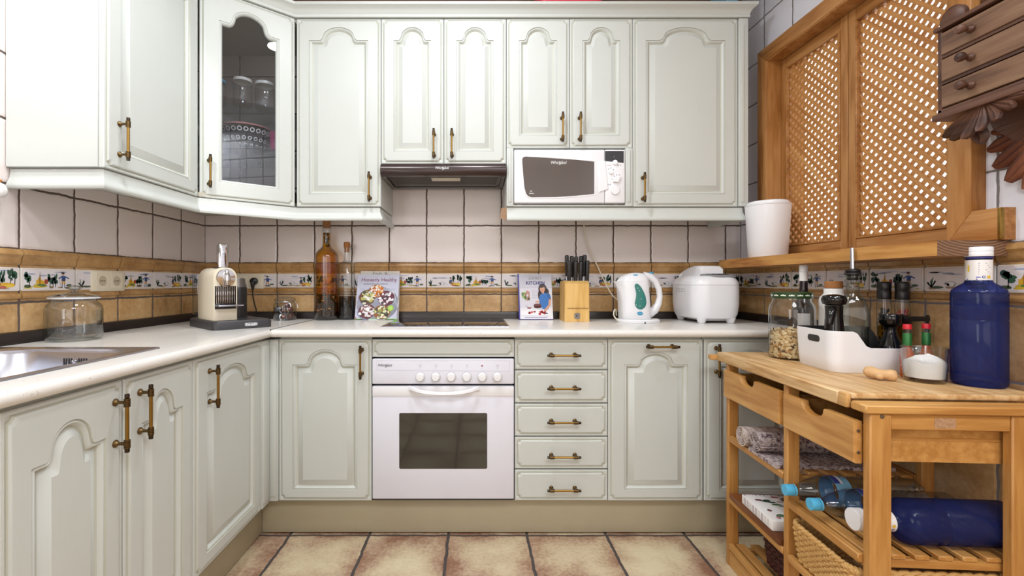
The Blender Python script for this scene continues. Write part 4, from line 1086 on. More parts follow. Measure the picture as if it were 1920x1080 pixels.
# behind
V_ = Vector((.02, .14, 1))
c, cv, fn, U, V, N = book('pale cookbook mostly hidden behind the lilac cookbook, lettering across its top', (xpx(673, 2.444), 2.444, WZ+.002), (1, .0, 0), (.0, .17, 1), .212, .262, .012, None, 'creamcover')
text('title', 'Fish &', .030, fn(.106, .246, 0), U, V, N, 'grey', cv, sx=1.15)
V_ = (.03, .20, 1)
c, cv, fn, U, V, N = book('lilac cookbook with round topped toasts and a plum title on its cover', (xpx(665, 2.405), 2.405, WZ+.003), (1, .0, 0), V_, .222, .242, .016, None, 'lilaccover')
w, h = .222, .242
A = Art(); A.rect('c4c5d6', 0, 0, w, h, 0); A.rect('79b83a', 0, 0, w, .004, 1)
A.ell('d9dbe6', .115, .085, .112, .095, 0, 28)
A.add('b2247e', [(0, .004), (.012, .004), (0, .014)], 2)
def toast(x, y, a, b, crust, cols, seed):
    random.seed(seed); A.ell('8f93b0', x-.004, y-.004, a*1.03, b*1.03, 1, 18, .03); A.ell(crust, x, y, a, b, 2, 18, .05)
    for k in range(46):
        r_ = math.sqrt(random.random())*.82; t = random.uniform(0, 2*PI)
        A.ell(random.choice(cols), x+a*r_*math.cos(t), y+b*r_*math.sin(t), random.uniform(.005, .011), random.uniform(.004, .009), 3+k % 3, 7, .3)
toast(.105, .152, .040, .036, 'a45a26', ['f1efe6', 'e7e0cf', 'd98a35', 'c9692a', 'f3f1ea'], 3)
toast(.058, .118, .043, .042, '6d4028', ['f0efe2', 'dfe0b2', 'b7b65c', '4c4a3a', 'e9e9d6'], 4)
toast(.160, .112, .044, .042, '5d2633', ['f1edf0', 'e2d9de', '3d2733', '6a3547', 'efe9ee'], 5)
toast(.060, .042, .045, .040, '5a2a2c', ['f1edee', 'e0d6d6', '8a4a4a', '3b2022', 'efe7e6'], 6)
toast(.140, .038, .047, .038, '8a5a2c', ['eef0d0', 'd4dc96', '9a9a4a', '3e4238', 'e6e6c4'], 7)
A.ell('9cc63f', .186, .060, .016, .016, 7, 20); A.ell('b5d867', .186, .060, .011, .010, 8, 16)
for a, b, y in ((.02, .045, .165), (.018, .04, .158), (.15, .205, .165), (.16, .205, .158)): A.rect('a9abc2', a, y-.0012, b, y+.0012, 2)
Print().put(A, fn).obj('cover_picture', cv)
text('title', 'Honestly Healthy', .0265, fn(.115, .213, 0), U, V, N, 'purpleink', cv, lift=.0012, bold=.0002, sx=1.02)
text('subtitle', 'Eat with your body in mind, the alkaline way', .0072, fn(.098, .191, 0), U, V, N, 'ink', cv, lift=.0012)
# KITCHEN
q = (xpx(973.5, 2.41), 2.41, WZ+.002)
c, cv, fn, U, V, N = book('cookbook with a woman in blue and a cake on its cover, beside the knife block', q, (1, 0, 0), (-.012, .19, 1), .180, .247, .014, None, 'violetcover')
w, h = .180, .247
A = Art(); A.rect('dcdae4', .006, .002, w, h, 0); A.rect('c9c6d6', .006, .168, w, .172, 1); A.rect('d2d0dc', .006, .172, w, h-.002, 0)
A.rect('e9e7ee', .006, .004, w, .062, 1)
for k in range(10): A.ell(random.choice(['6f8f4a', '9db56a', '4d7038', 'c48f86']), .040+random.uniform(-.018, .018), .128+random.uniform(-.018, .02), .007, .011, 2, 8, .2)
A.rect('b98a78', .052, .115, .060, .150, 3); A.rect('c9c4cf', .050, .100, .062, .120, 2)
for k in range(5): A.rect('bdbac8', .072, .115+k*.010, .105, .1185+k*.010, 1)
# woman
A.ell('3a2a2a', .130, .163, .023, .030, 3, 16); A.ell('3f2b2b', .117, .130, .013, .032, 3, 12); A.ell('3a2a2a', .152, .146, .012, .022, 3, 12)
A.ell('d7a184', .129, .163, .0135, .018, 5, 16); A.ell('3a2a2a', .124, .178, .014, .008, 6, 10); A.line('b04a4a', (.124, .1545), (.133, .1555), .003, 6)
A.rect('d7a184', .126, .138, .137, .150, 4)
A.add('2f73c0', [(.108, .055), (.158, .055), (.160, .100), (.172, .118), (.166, .136), (.146, .143), (.124, .141), (.112, .125)], 4)
A.add('2763a8', [(.146, .143), (.168, .136), (.174, .108), (.160, .108)], 5)
A.line('d7a184', (.168, .112), (.163, .075), .012, 5); A.line('d7a184', (.163, .076), (.142, .052), .011, 5); A.ell('d7a184', .141, .050, .008, .006, 6)
A.line('d7a184', (.112, .095), (.090, .095), .009, 5)
A.ell('5a2a2a', .100, .066, .020, .007, 6, 14); A.rect('5a2a2a', .080, .066, .120, .078, 6); A.ell('74343a', .100, .079, .020, .006, 7, 14); A.ell('e2dfe6', .100, .060, .028, .004, 5, 14)
A.ell('efeef2', .056, .058, .018, .007, 5, 14); A.ell('8a3a38', .056, .061, .013, .004, 6); A.line('6b6470', (.038, .076), (.048, .062), .002, 6)
A.rect('f2f1f4', .012, .020, .165, .048, 4); A.rect('c2bfd0', .012, .018, .160, .021, 5)
for k in range(16): A.ell(random.choice(['b5252f', 'd13b3b', '8d1d2a']), random.choice([.065, .128])+random.uniform(-.024, .02), .036+random.uniform(-.007, .008), .0065, .005, 6, 8, .2)
for k in range(3): A.ell('56708a', .142+k*.004, .032, .004, .004, 7, 8)
A.rect('6e6a9c', .030, .0095, .150, .0125, 5)
Print().put(A, fn).obj('cover_picture', cv)
text('title', 'KITCHEN', .0245, fn(.092, .196, 0), U, V, N, 'navyink', cv, lift=.0012, bold=.0005, sx=.98)
text('title_script', 'Lorna\u2019s', .026, fn(.090, .224, 0), U, V, N, 'grey', cv, lift=.0012, shear=.35, sx=.9)

# knife block
q0 = at(1059, 603, 2.29); q0.z = WZ
c = thing('knife_block', 'light wooden knife block full of black handled knives', 'knife block', q0+Vector((.06, .06, 0)))
mb = MB(); x0, x1 = q0.x, xpx(1105.5, 2.29)
sec = [(2.29, WZ), (2.435, WZ), (2.415, WZ+.205), (2.325, WZ+.207), (2.296, WZ+.192)]
mb.loft([[(x, p[0]+.002*(k in (0, 3)), p[1]) for p in sec] for k, x in enumerate((x0, x0+.002, x1-.002, x1))]); bk = obj('block', mb, 'knifewood', c)
mb = MB(); mb.box(x0+.014, x1-.006, 2.2885, 2.2915, WZ+.068, WZ+.0692); obj('groove', mb, 'brownboard', bk)
mb = MB(); mb.loft([[(x0+.062+p[0], 2.2905-n+p[1]*.0, WZ+.030+p[1]) for p in rrpts(-.014, .014, -.015, .015, .005, 4)] for n in (0, .002)]); bg = obj('badge', mb, 'steelrim', bk)
text('badge_letter', 'K', .020, (x0+.062, 2.2884, WZ+.030), UX, UZ, NY, 'darkgrey', bg)
KN = [(1065, 2.392, 478.5, -.01), (1074, 2.392, 480, -.005), (1082, 2.392, 481, 0), (1091, 2.392, 480, .01), (1097, 2.375, 478, .03), (1069.5, 2.345, 489, -.01), (1081, 2.345, 489.5, 0), (1090, 2.350, 490, .02), (1102.5, 2.345, 488.5, .025)]
for k, (px, y, py, tl) in enumerate(KN):
    x = xpx(px-2, y); zt = zpx(py, y); zb = zt-.112
    t = thing('knife', 'black-handled kitchen knife standing in the wooden knife block', 'knife', (x, y, zb-.012), 'knives in the knife block')
    mb = MB(); mb.M = Matrix.Translation((x, y, zb)) @ Matrix.Rotation(tl, 4, 'Y')
    mb.loft([[(p[0], p[1], z) for p in rrpts(-a, a, -b, b, .004, 3)] for z, a, b in ((0, .0075, .009), (.012, .0085, .010), (.06, .0092, .0115), (.100, .0095, .0125), (.108, .0092, .012), (.112, .006, .009))]); obj('handle', mb, 'blackplastic', t)
    mb = MB(); mb.M = Matrix.Translation((x, y, zb)) @ Matrix.Rotation(tl, 4, 'Y'); mb.loft([[(p[0], p[1], z) for p in rrpts(-.006, .006, -.009, .009, .003, 3)] for z in (-.022, .0)]); obj('bolster', mb, 'steel', t)
    mb = MB(); mb.M = Matrix.Translation((x, y, zb)) @ Matrix.Rotation(tl, 4, 'Y'); mb.box(-.001, .001, -.008, .008, -.09, -.022); obj('blade', mb, 'steel', t)

# kettle
ky = 2.27
kx = lambda p: xpx(p, ky)
kz = lambda p: zpx(p, ky-.03)
c = thing('electric_kettle', 'white electric kettle with a green water window and blue switch', 'kettle', (kx(1196), ky, WZ))
mb = MB(); mb.lathe([(.098, .0), (.100, .003), (.100, .012), (.094, .018), (.0001, .0185)], (kx(1196), ky, WZ), 40, 'Z', (True, False), 1.06, .80); ps = obj('power_base', mb, 'whiteplastic', c)
mb = MB(); mb.box(kx(1197), kx(1199.5), ky-.0815, ky-.079, WZ+.001, WZ+.007); obj('base_mark', mb, 'darkgrey', ps)
SEC = [(WZ+.0187, 1163, 1216.5, .062), (WZ+.022, 1162, 1217, .064), (WZ+.06, 1161.5, 1216, .064), (WZ+.11, 1160.5, 1215, .063), (WZ+.15, 1158.5, 1214, .061), (WZ+.175, 1156, 1213.5, .060), (WZ+.193, 1152.5, 1213, .058), (WZ+.204, 1149.5, 1213, .056)]
def ksec(z, a, b, hy, s=0):
    xa, xb = kx(a)+s, kx(b)-s; out = []; xc = (kx(1162)+kx(1215))/2
    for k in range(44):
        t = 2*PI*k/44; ct, st = math.cos(t), math.sin(t)
        ex = .62
        u = math.copysign(abs(ct)**ex, ct); v = math.copysign(abs(st)**ex, st)
        hx = (xb-xc) if ct > 0 else (xc-xa)
        vv = v*(hy-s)
        if ct < 0 and xc-xa > .08: vv *= 1-.75*max(0, (abs(u)*hx-.062)/max(1e-4, hx-.062)) if abs(u)*hx > .062 else 1
        out.append((xc+u*hx, ky+vv, z))
    return out
mb = MB(); mb.loft([ksec(*s) for s in SEC], True, True); bd = obj('body', mb, 'whiteplastic', c)
TOP = [(WZ+.2045, 1156, 1213, .056), (WZ+.208, 1157, 1213, .055), (WZ+.226, 1163, 1211, .050), (WZ+.238, 1172, 1207, .040), (WZ+.245, 1182, 1201, .025), (WZ+.2465, 1189, 1197, .010)]
mb = MB(); mb.loft([ksec(*s) for s in TOP]); ld = obj('lid', mb, 'whiteplastic', c)
mb = MB(); mb.ball((kx(1186), ky-.038, WZ+.232), .016, 18, (1.2, .5, .35)); obj('lid_catch', mb, 'bluebadge', ld)
P3 = lambda px, py: Vector((kx(px), ky, zpx(py, ky)))
path = [P3(1206, 517), P3(1218, 519), P3(1228, 527), P3(1235, 541), P3(1237, 556), P3(1234, 570), P3(1227, 581), P3(1218, 587), P3(1210, 588)]
mb = MB(); mb.tube(path, [.020, .019, .0165, .0145, .014, .0165, .021, .024, .024], 16); hn = obj('handle', mb, 'whiteplastic', c)
mb = MB(); mb.ball((kx(1221), ky, zpx(511.5, ky)), .012, 16, (1, .9, .45)); obj('switch', mb, 'bluebadge', hn)
def kfront(px, py, n):
    z = kz(py); xc = (kx(1162)+kx(1215))/2; u = (kx(px)-xc)/((kx(1216)-xc)); u = max(-.98, min(.98, u))
    v = (1-abs(u)**(1/.62*1.0*1.0))
    v = max(0, 1-abs(u)**(2/.62))**.31
    return Vector((kx(px), ky-.0635*v-n, z))
def kpatch(rows, n):
    mb = MB(); mb.loft([[kfront(a+(b-a)*i/8, y, n) for i in range(9)] for y, a, b in rows], False, False, False); return mb
obj('water_window', kpatch([(532, 1183.5, 1187), (534, 1181.5, 1189.5), (538, 1181.8, 1193), (544, 1183.3, 1196.5), (550, 1184.3, 1199.5), (556, 1184, 1201.6), (562, 1182.8, 1202.8), (568, 1181.6, 1203), (573, 1182.6, 1201.6), (577, 1185.6, 1198.5), (579.3, 1190, 1194.5)], .0022), 'teal', bd)
mb = MB()
for px, py in ((1187, 540), (1190, 545), (1193, 560), (1191, 573), (1184.5, 571)): mb.ball(kfront(px, py, .0024), .0015, 8, (1.4, .25, 1))
obj('window_bubbles', mb, 'inkwhite', bd)
obj('badge', kpatch([(583.6, 1189, 1193.5), (585, 1186.5, 1196), (587, 1185.8, 1197), (589, 1187, 1195.6), (590.2, 1189.5, 1193)], .002), 'bluebadge', bd)
mb = MB(); mb.tube([kfront(1187.5, 587, .003), kfront(1190, 586.2, .003), kfront(1191.5, 587.6, .003), kfront(1193.5, 586.2, .003), kfront(1195.5, 587, .003)], .0006, 5); obj('badge_script', mb, 'inkwhite', bd)
# kettle flex
mb = MB(); pth = [at(1095, 412, 2.47), at(1096, 437, 2.475), at(1104, 466, 2.478), at(1118, 494, 2.47), at(1132, 525, 2.46), at(1147, 552, 2.43), at(1158, 562, 2.38)]
def smooth(p, n=6):
    out = []
    P = [p[0]]+list(p)+[p[-1]]
    for i in range(1, len(P)-2):
        for k in range(n):
            t = k/n; a, b, c_, d_ = P[i-1], P[i], P[i+1], P[i+2]
            out.append(.5*((2*b)+(c_-a)*t+(2*a-5*b+4*c_-d_)*t*t+(3*b-3*c_+d_-a)*t**3))
    out.append(p[-1]); return out
mb.tube(smooth(pth), .0034, 8); tag(obj('hanging_cable', mb, 'creamplastic'), 'white cable hanging down the wall tiles behind the kettle', 'cable')
mb = MB(); mb.tube(smooth([Vector((kx(1165), ky+.02, WZ+.012)), Vector((kx(1157), ky-.02, WZ+.010)), Vector((kx(1151.5), ky, WZ+.030)), Vector((kx(1152.5), ky+.01, WZ+.055)), Vector((kx(1158), ky+.03, WZ+.060)), Vector((kx(1163), ky+.06, WZ+.03))]), .0034, 8); obj('flex', mb, 'creamplastic', c)

# bread maker
x0, x1, y0, y1 = 1.052, 1.292, 2.165, 2.478
c = thing('bread_maker', 'white rounded bread maker with a grey control panel, in the right corner', 'bread maker', ((x0+x1)/2, (y0+y1)/2, WZ))
def bsec(z, s, r=.075): return [(p[0], p[1], z) for p in rrpts(x0+s, x1-s, y0+s, y1-s, max(.01, r-s*.5), 8)]
mb = MB(); mb.loft([bsec(WZ+.022, .022), bsec(WZ+.026, .014), bsec(WZ+.045, .006), bsec(WZ+.09, .001), bsec(WZ+.150, 0), bsec(WZ+.1855, .001)]); bd = obj('body', mb, 'whiteplastic', c)
mb = MB(); mb.loft([bsec(WZ+.1865, .0015), bsec(WZ+.200, .003), bsec(WZ+.216, .012), bsec(WZ+.228, .026), bsec(WZ+.233, .042)]); lid = obj('lid', mb, 'whiteplastic', c)
mb = MB()
sec = [(.0, .232, .0), (.01, .262, .012), (.05, .276, .016), (.12, .284, .016), (.19, .280, .018), (.20, .272, .02), (.205, .232, .022)]
mb.loft([[(x, y1-.03-q, WZ+.230), (x, y1-.03-q, WZ+.230)] for q, _, _ in ()]) if False else None
rows = []
for q, z, s in sec:
    rows.append([(x0+.045+s+(x1-x0-.09-2*s)*i/8, y1-.030-q, WZ+z-(.010 if i in (0, 8) else 0)*(z > .24)) for i in range(9)])
bot = [[(p[0], p[1], WZ+.229) for p in r] for r in rows]
mb.loft([list(r)+list(reversed(b)) for r, b in zip(rows, bot)]); obj('lid_hump', mb, 'whiteplastic', lid)
cxp, cyp = (x0+x1)/2+.015, y0+.052
mb = MB(); mb.loft([[(cxp+a*math.cos(2*PI*k/32), cyp+b*math.sin(2*PI*k/32), WZ+z+(cyp+b*math.sin(2*PI*k/32)-y0-.05)*.16) for k in range(32)] for a, b, z in ((.088, .034, .226), (.087, .033, .2365), (.08, .028, .238), (.0001, .0001, .238))], False, False); cpn = obj('control_panel', mb, 'grey', c)
mb = MB(); mb.loft([[(cxp+.012+a*math.cos(2*PI*k/28), cyp+.004+b*math.sin(2*PI*k/28), WZ+z) for k in range(28)] for a, b, z in ((.042, .018, .236), (.041, .017, .2405), (.0001, .0001, .2405))], False, False); obj('display', mb, 'blackgloss', cpn)
for k in range(5):
    mb = MB(); mb.ball((cxp-.058+k*.012, cyp-.006-.003*k, WZ+.238), .0045, 8, (1.2, .9, .4)); obj('button', mb, 'darkgrey', cpn)
for fx_, fy_ in ((x0+.05, y0+.045), (x1-.05, y0+.045), (x0+.05, y1-.05), (x1-.05, y1-.05)):
    mb = MB(); mb.lathe([(.013, 0), (.017, .004), (.024, .026)], (fx_, fy_, WZ), 16, 'Z', (True, True)); obj('foot', mb, 'whiteplastic', c)
mb = MB()
for r_ in range(2):
    for k in range(6): mb.ball((x0-.0003+.0006, y1-.11-.017*k, WZ+.165-.012*r_), .0028, 8, (.3, 1, 1))
obj('vent_holes', mb, 'dark', bd)
mb = MB(); mb.box(x0+.06, x1-.06, y0+.06, y1-.06, WZ+.010, WZ+.0225, .004); obj('underside', mb, 'whiteplastic', bd)

# glassware in the corner cabinet
def lidjar(label, p, r, h, lid):
    c = thing('glass_jar', label, 'jar', p)
    mb = MB(); mb.lathe([(.0001, .002), (r-.004, .0), (r, .006), (r, h*.78), (r-.006, h*.86), (r-.006, h*.92)], p, 24); obj('jar_body', mb, 'glass', c)
    mb = MB(); mb.lathe([(r-.003, h*.90), (r-.002, h), (.0001, h+.001)], p, 24); obj('lid', mb, lid, c)
z1 = SH[1]+.0004; z2 = SH[0]+.0004
lidjar('glass jar with a blue rim at the left of the upper glass shelf', (-1.21, 2.13, z1), .042, .115, 'bluecap')
lidjar('glass jar with a white lid, middle of the upper glass shelf', (xpx(455, 2.15), 2.15, z1), .043, .125, 'ceramic')
lidjar('glass jar with a white lid at the right of the upper glass shelf', (xpx(497, 2.2), 2.2, z1), .046, .128, 'ceramic')
q = Vector((xpx(462, 2.24), 2.24, z2)); 
c = thing('bowl', 'black serving bowl with white ring dots in the glass-door cabinet', 'bowl', q)
MAT['bowlblack'] = plain('black_bowl_glaze', X('1e1c1d'), .25)
bprof = [(.0001, .001), (.06, .0), (.075, .01), (.105, .055), (.125, .105), (.128, .110), (.122, .108), (.10, .06), (.07, .02), (.0001, .016)]
mb = MB(); mb.lathe(bprof, q, 40); bw = obj('bowl_body', mb, 'bowlblack', c)
mb = MB()
for row, (rr_, zz_, n_) in enumerate(((.0845, .0245, 12), (.1035, .0525, 14), (.1195, .089, 15))):
    for k in range(n_):
        a = PI+PI*1.0*k/(n_-1); ctr = q+Vector((rr_*math.cos(a), rr_*math.sin(a), zz_)); nr = Vector((math.cos(a), math.sin(a), -.45)).normalized(); tn = Vector((-math.sin(a), math.cos(a), 0)); up = nr.cross(tn)
        s = .0075+.0018*row
        mb.loft([[ctr+nr*.0022+tn*(s*m_*math.cos(2*PI*j/14))+up*(s*m_*math.sin(2*PI*j/14)*-1) for j in range(14)] for m_ in (1, .55)], False, False)
obj('ring_dots', mb, 'inkwhite', bw)
mb = MB(); mb.lathe([(.0001, .112), (.09, .1115), (.125, .1105), (.127, .116), (.10, .121), (.0001, .128)], q, 36); tag(obj('plate', mb, 'pink'), 'pink plate lying on the dotted black bowl', 'plate')
zb = ZB+.0205
q = Vector((xpx(448, 2.2), 2.2, zb)); c = thing('glass_dish', 'low clear glass dish at the bottom of the glass-door cabinet', 'dish', q)
mb = MB(); mb.lathe([(.0001, .003), (.085, .0), (.095, .006), (.105, .05), (.108, .052), (.102, .05), (.092, .012), (.0001, .008)], q, 32); obj('dish_body', mb, 'glass', c)
mb = MB(); mb.box(xpx(489, 2.3), xpx(545, 2.3), 2.28, 2.42, zb, zb+.085, .003); tag(obj('wooden_box', mb, 'brownboard'), 'brown wooden box at the bottom right of the glass-door cabinet', 'box')
q = Vector((xpx(506, 2.2), 2.2, zb+E)); mb = MB(); mb.lathe([(.0001, .002), (.03, 0), (.05, .03), (.052, .034), (.048, .032), (.03, .006), (.0001, .005)], q, 28)
MAT['cobalt'] = plain('cobalt_glaze', X('2d3d8c'), .25, 0, .3, 60); tag(obj('small_bowl', mb, 'cobalt'), 'small cobalt blue bowl in front of the brown wooden box', 'bowl')
mb = MB(); q = Vector((xpx(519, 2.20), 2.20, z2)); mb.lathe([(.026, 0), (.030, .002), (.033, .09), (.030, .09), (.027, .006), (.0001, .005)], q, 24, 'Z', (True, False))
MAT['magenta'] = plain('magenta_plastic', X('b02c6c'), .4); tag(obj('tumbler', mb, 'magenta'), 'magenta tumbler right of the dotted bowl', 'tumbler')

# cotton tassel hanging at the left edge
q = at(-3, 342, 1.39)
c = thing('cotton_tassel', 'white cotton tassel with an orange bead hanging in front of the left pelmet', 'tassel', q)
mb = MB(); mb.ball((0, 0, 0), .001, 6) if False else None
mb.tube([(q.x-.01, q.y, q.z+.07), (q.x-.003, q.y, q.z+.03), (q.x, q.y, q.z+.004)], .006, 8); obj('cord', mb, 'rope', c)
mb = MB(); mb.ball((q.x, q.y, q.z+.006), .009, 14, (1, 1, .6)); MAT['amber'] = plain('amber_bead', X('c77f2e'), .4); obj('bead', mb, 'amber', c)
mb = MB(); mb.loft([[(q.x+r_*math.cos(2*PI*k/20)*(1+.08*(k % 2)), q.y+r_*math.sin(2*PI*k/20)*(1+.08*(k % 2)), q.z-h_) for k in range(20)] for r_, h_ in ((.005, 0), (.014, .006), (.0195, .02), (.019, .034), (.012, .044), (.006, .046))]); obj('tassel_head', mb, 'rope', c)
# ================================================= lattice window and its sill
win_ = thing('window_1', 'pine framed window with two lattice shutters', 'window', (RIGHT, 1.783, WZA))
for k in ('label', 'category'): del win_[k]
win_['kind'] = 'structure'
XC = 1.411; XS = 1.483
co0, co1, cz1 = W2-.067, W3+.066, WZB+.068          # outer casing edges
def member(name, parent, pts, x0, x1, mat, bev=.004):
    """board with outline pts (depth, height) between x0 and x1, slightly rounded on the room side"""
    mb = MB(); ins = inset(pts, bev)
    mb.loft([[(x1, p[0], p[1]) for p in pts], [(x0+bev, p[0], p[1]) for p in pts], [(x0+bev*.3, p[0], p[1]) for p in inset(pts, bev*.3)], [(x0, p[0], p[1]) for p in ins]])
    return struct(name, mb, mat, parent)
XB = OUT-.004
member('casing_far', win_, [(W3, WZA+.001), (co1, WZA+.001), (co1, cz1), (W3, WZB)], XC, RIGHT, 'pine')
member('casing_near', win_, [(co0, WZA+.088), (W2, WZA+.001), (W2, WZB), (co0, cz1)], XC, RIGHT, 'pine')
member('casing_top', win_, [(W2, WZB), (W3, WZB), (co1, cz1), (co0, cz1)], XC, RIGHT, 'pineh')
member('casing_bottom_block', win_, [(1.222, WZA+.001), (W2, WZA+.001), (co0, WZA+.088), (1.222, WZA+.088)], XC, RIGHT, 'pineh')
mb = MB(); mb.box(XC-.001, XC+.012, 1.220, 1.228, WZA+.002, WZA+.087, .002); struct('corner_cap', mb, 'brass', win_)
mb = MB()
mb.box(XC+.004, XB, W3-.004, W3+.012, WZA, WZB+.012); mb.box(XC+.004, XB, W2-.012, W2+.004, WZA, WZB+.012)
mb.box(XC+.004, XB, W2+.004, W3-.004, WZB-.004, WZB+.012); mb.box(XC+.004, XB, W2+.004, W3-.004, WZA-.01, WZA+.004)
struct('jamb_lining', mb, 'pine', win_)
def shutter(y0, y1):
    z0, z1 = WZA+.006, WZB-.006; sw = .036; d = .030
    mb = MB()
    mb.box(XS, XS+d, y0, y0+sw, z0, z1, .002, 1); mb.box(XS, XS+d, y1-sw, y1, z0, z1, .002, 1); fr = struct('shutter_frame', mb, 'pine', win_)
    mb = MB(); mb.box(XS, XS+d, y0+sw, y1-sw, z0, z0+.050, .002, 1); mb.box(XS, XS+d, y0+sw, y1-sw, z1-.045, z1, .002, 1); struct('shutter_rails', mb, 'pineh', fr)
    mb = MB(); a, b, c_, e = y0+sw, y1-sw, z0+.050, z1-.045
    for r in ((a, a+.008, c_, e), (b-.008, b, c_, e), (a+.008, b-.008, c_, c_+.008), (a+.008, b-.008, e-.008, e)): mb.box(XS-.004, XS+.010, *r, .0015, 1)
    struct('shutter_bead', mb, 'pineh', fr)
    # two layers of diagonal strips clipped to the opening
    a, b, c_, e = a+.004, b-.004, c_+.004, e-.004
    p, hw = .0270, .0065
    for sgn, x0_, x1_ in ((1, XS+.012, XS+.017), (-1, XS+.0172, XS+.022)):
        mb = MB(); r2 = math.sqrt(.5)
        # line: (y - a) * sgn' + (z - c_) = k ;  sgn=+1 strips fall towards the viewer in front
        import math as _m
        u = Vector((r2, r2*sgn)); n = Vector((-u.y, u.x))
        ks = [n.dot(Vector(q)) for q in ((a, c_), (b, c_), (b, e), (a, e))]
        k = min(ks)+.006
        while k < max(ks):
            poly = []
            rect = [Vector((a, c_)), Vector((b, c_)), Vector((b, e)), Vector((a, e))]
            def clip(poly, nn, kk, keep):
                out = []
                for i in range(len(poly)):
                    P, Q = poly[i], poly[(i+1) % len(poly)]; dp, dq = nn.dot(P)-kk, nn.dot(Q)-kk
                    if keep*dp <= 0: out.append(P)
                    if dp*dq < 0: out.append(P+(Q-P)*(dp/(dp-dq)))
                return out
            poly = clip(rect, n, k+hw, 1)
            if len(poly) > 2: poly = clip(poly, n, k-hw, -1)
            if len(poly) > 2:
                cen = sum(poly, Vector((0, 0)))/len(poly)
                area_ = abs(sum(poly[i].x*poly[(i+1) % len(poly)].y-poly[(i+1) % len(poly)].x*poly[i].y for i in range(len(poly))))/2
                if area_ > 2e-5: mb.loft([[(x, q.x, q.y) for q in poly] for x in (x0_, x1_)])
            k += p
        struct('lattice_strips', mb, MAT['lat_a'] if sgn > 0 else MAT['lat_b'], fr)
def latmat(name, rot):
    t = NT(name); p = t.pos(); mp = t.n('ShaderNodeMapping'); t.l(p, mp.inputs[0]); mp.inputs['Rotation'].default_value = (rot, 0, 0)
    f = t.noise(mp.outputs[0], 55, 5, .6, (1, .06, 1)); g = t.noise(mp.outputs[0], 24, 1, .5, (1, .02, 1))
    c = t.ramp(t.math('MULTIPLY_ADD', g, .6, t.math('MULTIPLY', f, .4)), [(.32, X('a56a36')), (.5, X('bd864c')), (.7, X('cd9c63'))])
    t.bsdf(c, .45, 0, .4, t.bump(f, .1, .001)); return t.m
MAT['lat_a'] = latmat('lattice_pine_front', -PI/4); MAT['lat_b'] = latmat('lattice_pine_rear', PI/4)
shutter(W2+.006, 1.806); shutter(1.809, W3-.006)
# sill board
mb = MB(); SX = 1.252
mb.mi = 0; pts = [(SX, 1.165), (RIGHT-.0, 1.165), (RIGHT-.0, WZA-.0005), (SX, WZA-.0005)]
ins = [(SX+.002, 1.167), (RIGHT-.002, 1.167), (RIGHT-.002, WZA-.0025), (SX+.002, WZA-.0025)]
mb.loft([[(p[0], 1.2315, p[1]) for p in pts], [(p[0], 2.33, p[1]) for p in pts]], False, True)
mb.mi = 1; mb.poly([(p[0], 1.2315, p[1]) for p in pts])
def endg():
    t = NT('sawn_end_grain'); p = t.world(); s_ = t.n('ShaderNodeSeparateXYZ'); t.l(p, s_.inputs[0])
    r = t.math('SQRT', t.math('ADD', t.math('POWER', t.math('SUBTRACT', s_.outputs[0], 1.36), 2.0), t.math('POWER', t.math('SUBTRACT', s_.outputs[2], 1.42), 2.0)))
    r = t.math('ADD', r, t.math('MULTIPLY', t.noise(p, 20, 2), .006))
    w = t.math('SINE', t.math('MULTIPLY', r, 850.0))
    t.bsdf(t.ramp(t.math('MULTIPLY_ADD', w, .5, .5), [(.2, X('5d4130')), (.8, X('8a674a'))]), .6); return t.m
MAT['endgrain'] = endg()
tag(obj('window_sill', mb, ['sill', 'endgrain']), 'thick pine sill board under the lattice window, with a sawn dark end', 'sill')
# canister
q = Vector((1.362, 2.115, WZA)); c = thing('canister', 'white tapered canister with a lid at the far end of the window sill', 'canister', q)
mb = MB(); mb.lathe([(.076, .0), (.079, .004), (.092, .238), (.094, .240), (.094, .244), (.09, .245)], q, 40, 'Z', (True, False)); obj('body', mb, 'whiteplastic', c)
mb = MB(); mb.lathe([(.0905, .2452), (.084, .247), (.083, .256), (.080, .259), (.0001, .261)], q, 40, 'Z', (True, False)); ld = obj('lid', mb, 'whiteplastic', c)
mb = MB(); mb.box(q.x-.012, q.x+.012, q.y-.012, q.y+.012, q.z+.260, q.z+.268, .003); obj('lid_knob', mb, 'pine', ld)

# ===================================================== carved spice drawers
KX = 1.300; kd0, kd1 = 1.282, 1.030; kz0, kz1 = 1.566, 1.795
c = thing('spice_cabinet', 'small dark wooden wall cabinet with three tiny knobbed drawers and a carved apron', 'cabinet', (RIGHT-.07, 1.16, kz0))
mb = MB()
mb.box(KX+.004, RIGHT, kd1, kd1+.012, kz0, kz1, .002); mb.box(KX+.004, RIGHT, kd0-.012, kd0, kz0, kz1, .002)
mb.box(RIGHT-.012, RIGHT, kd1, kd0, kz0, kz1); mb.box(KX+.004, RIGHT, kd1, kd0, kz0-.002, kz0+.010, .002)
for k in (1, 2): mb.box(KX+.004, RIGHT-.012, kd1+.012, kd0-.012, kz0+.004+k*.0735, kz0+.012+k*.0735)
obj('carcass', mb, 'darkoak', c)
mb = MB(); mb.box(KX-.004, RIGHT, kd1-.008, kd0+.006, kz1, kz1+.012, .003); obj('top_board', mb, 'darkoak', c)
mb = MB(); mb.box(KX-.006, RIGHT, kd1-.010, kd0+.008, kz0-.020, kz0-.002, .004); obj('bottom_moulding', mb, 'darkoak', c)
mb = MB(); mb.box(KX+.002, KX+.012, kd1-.001, kd1+.030, kz0, kz1, .002); obj('corner_stile', mb, 'redoak', c, label='reddish corner stile')
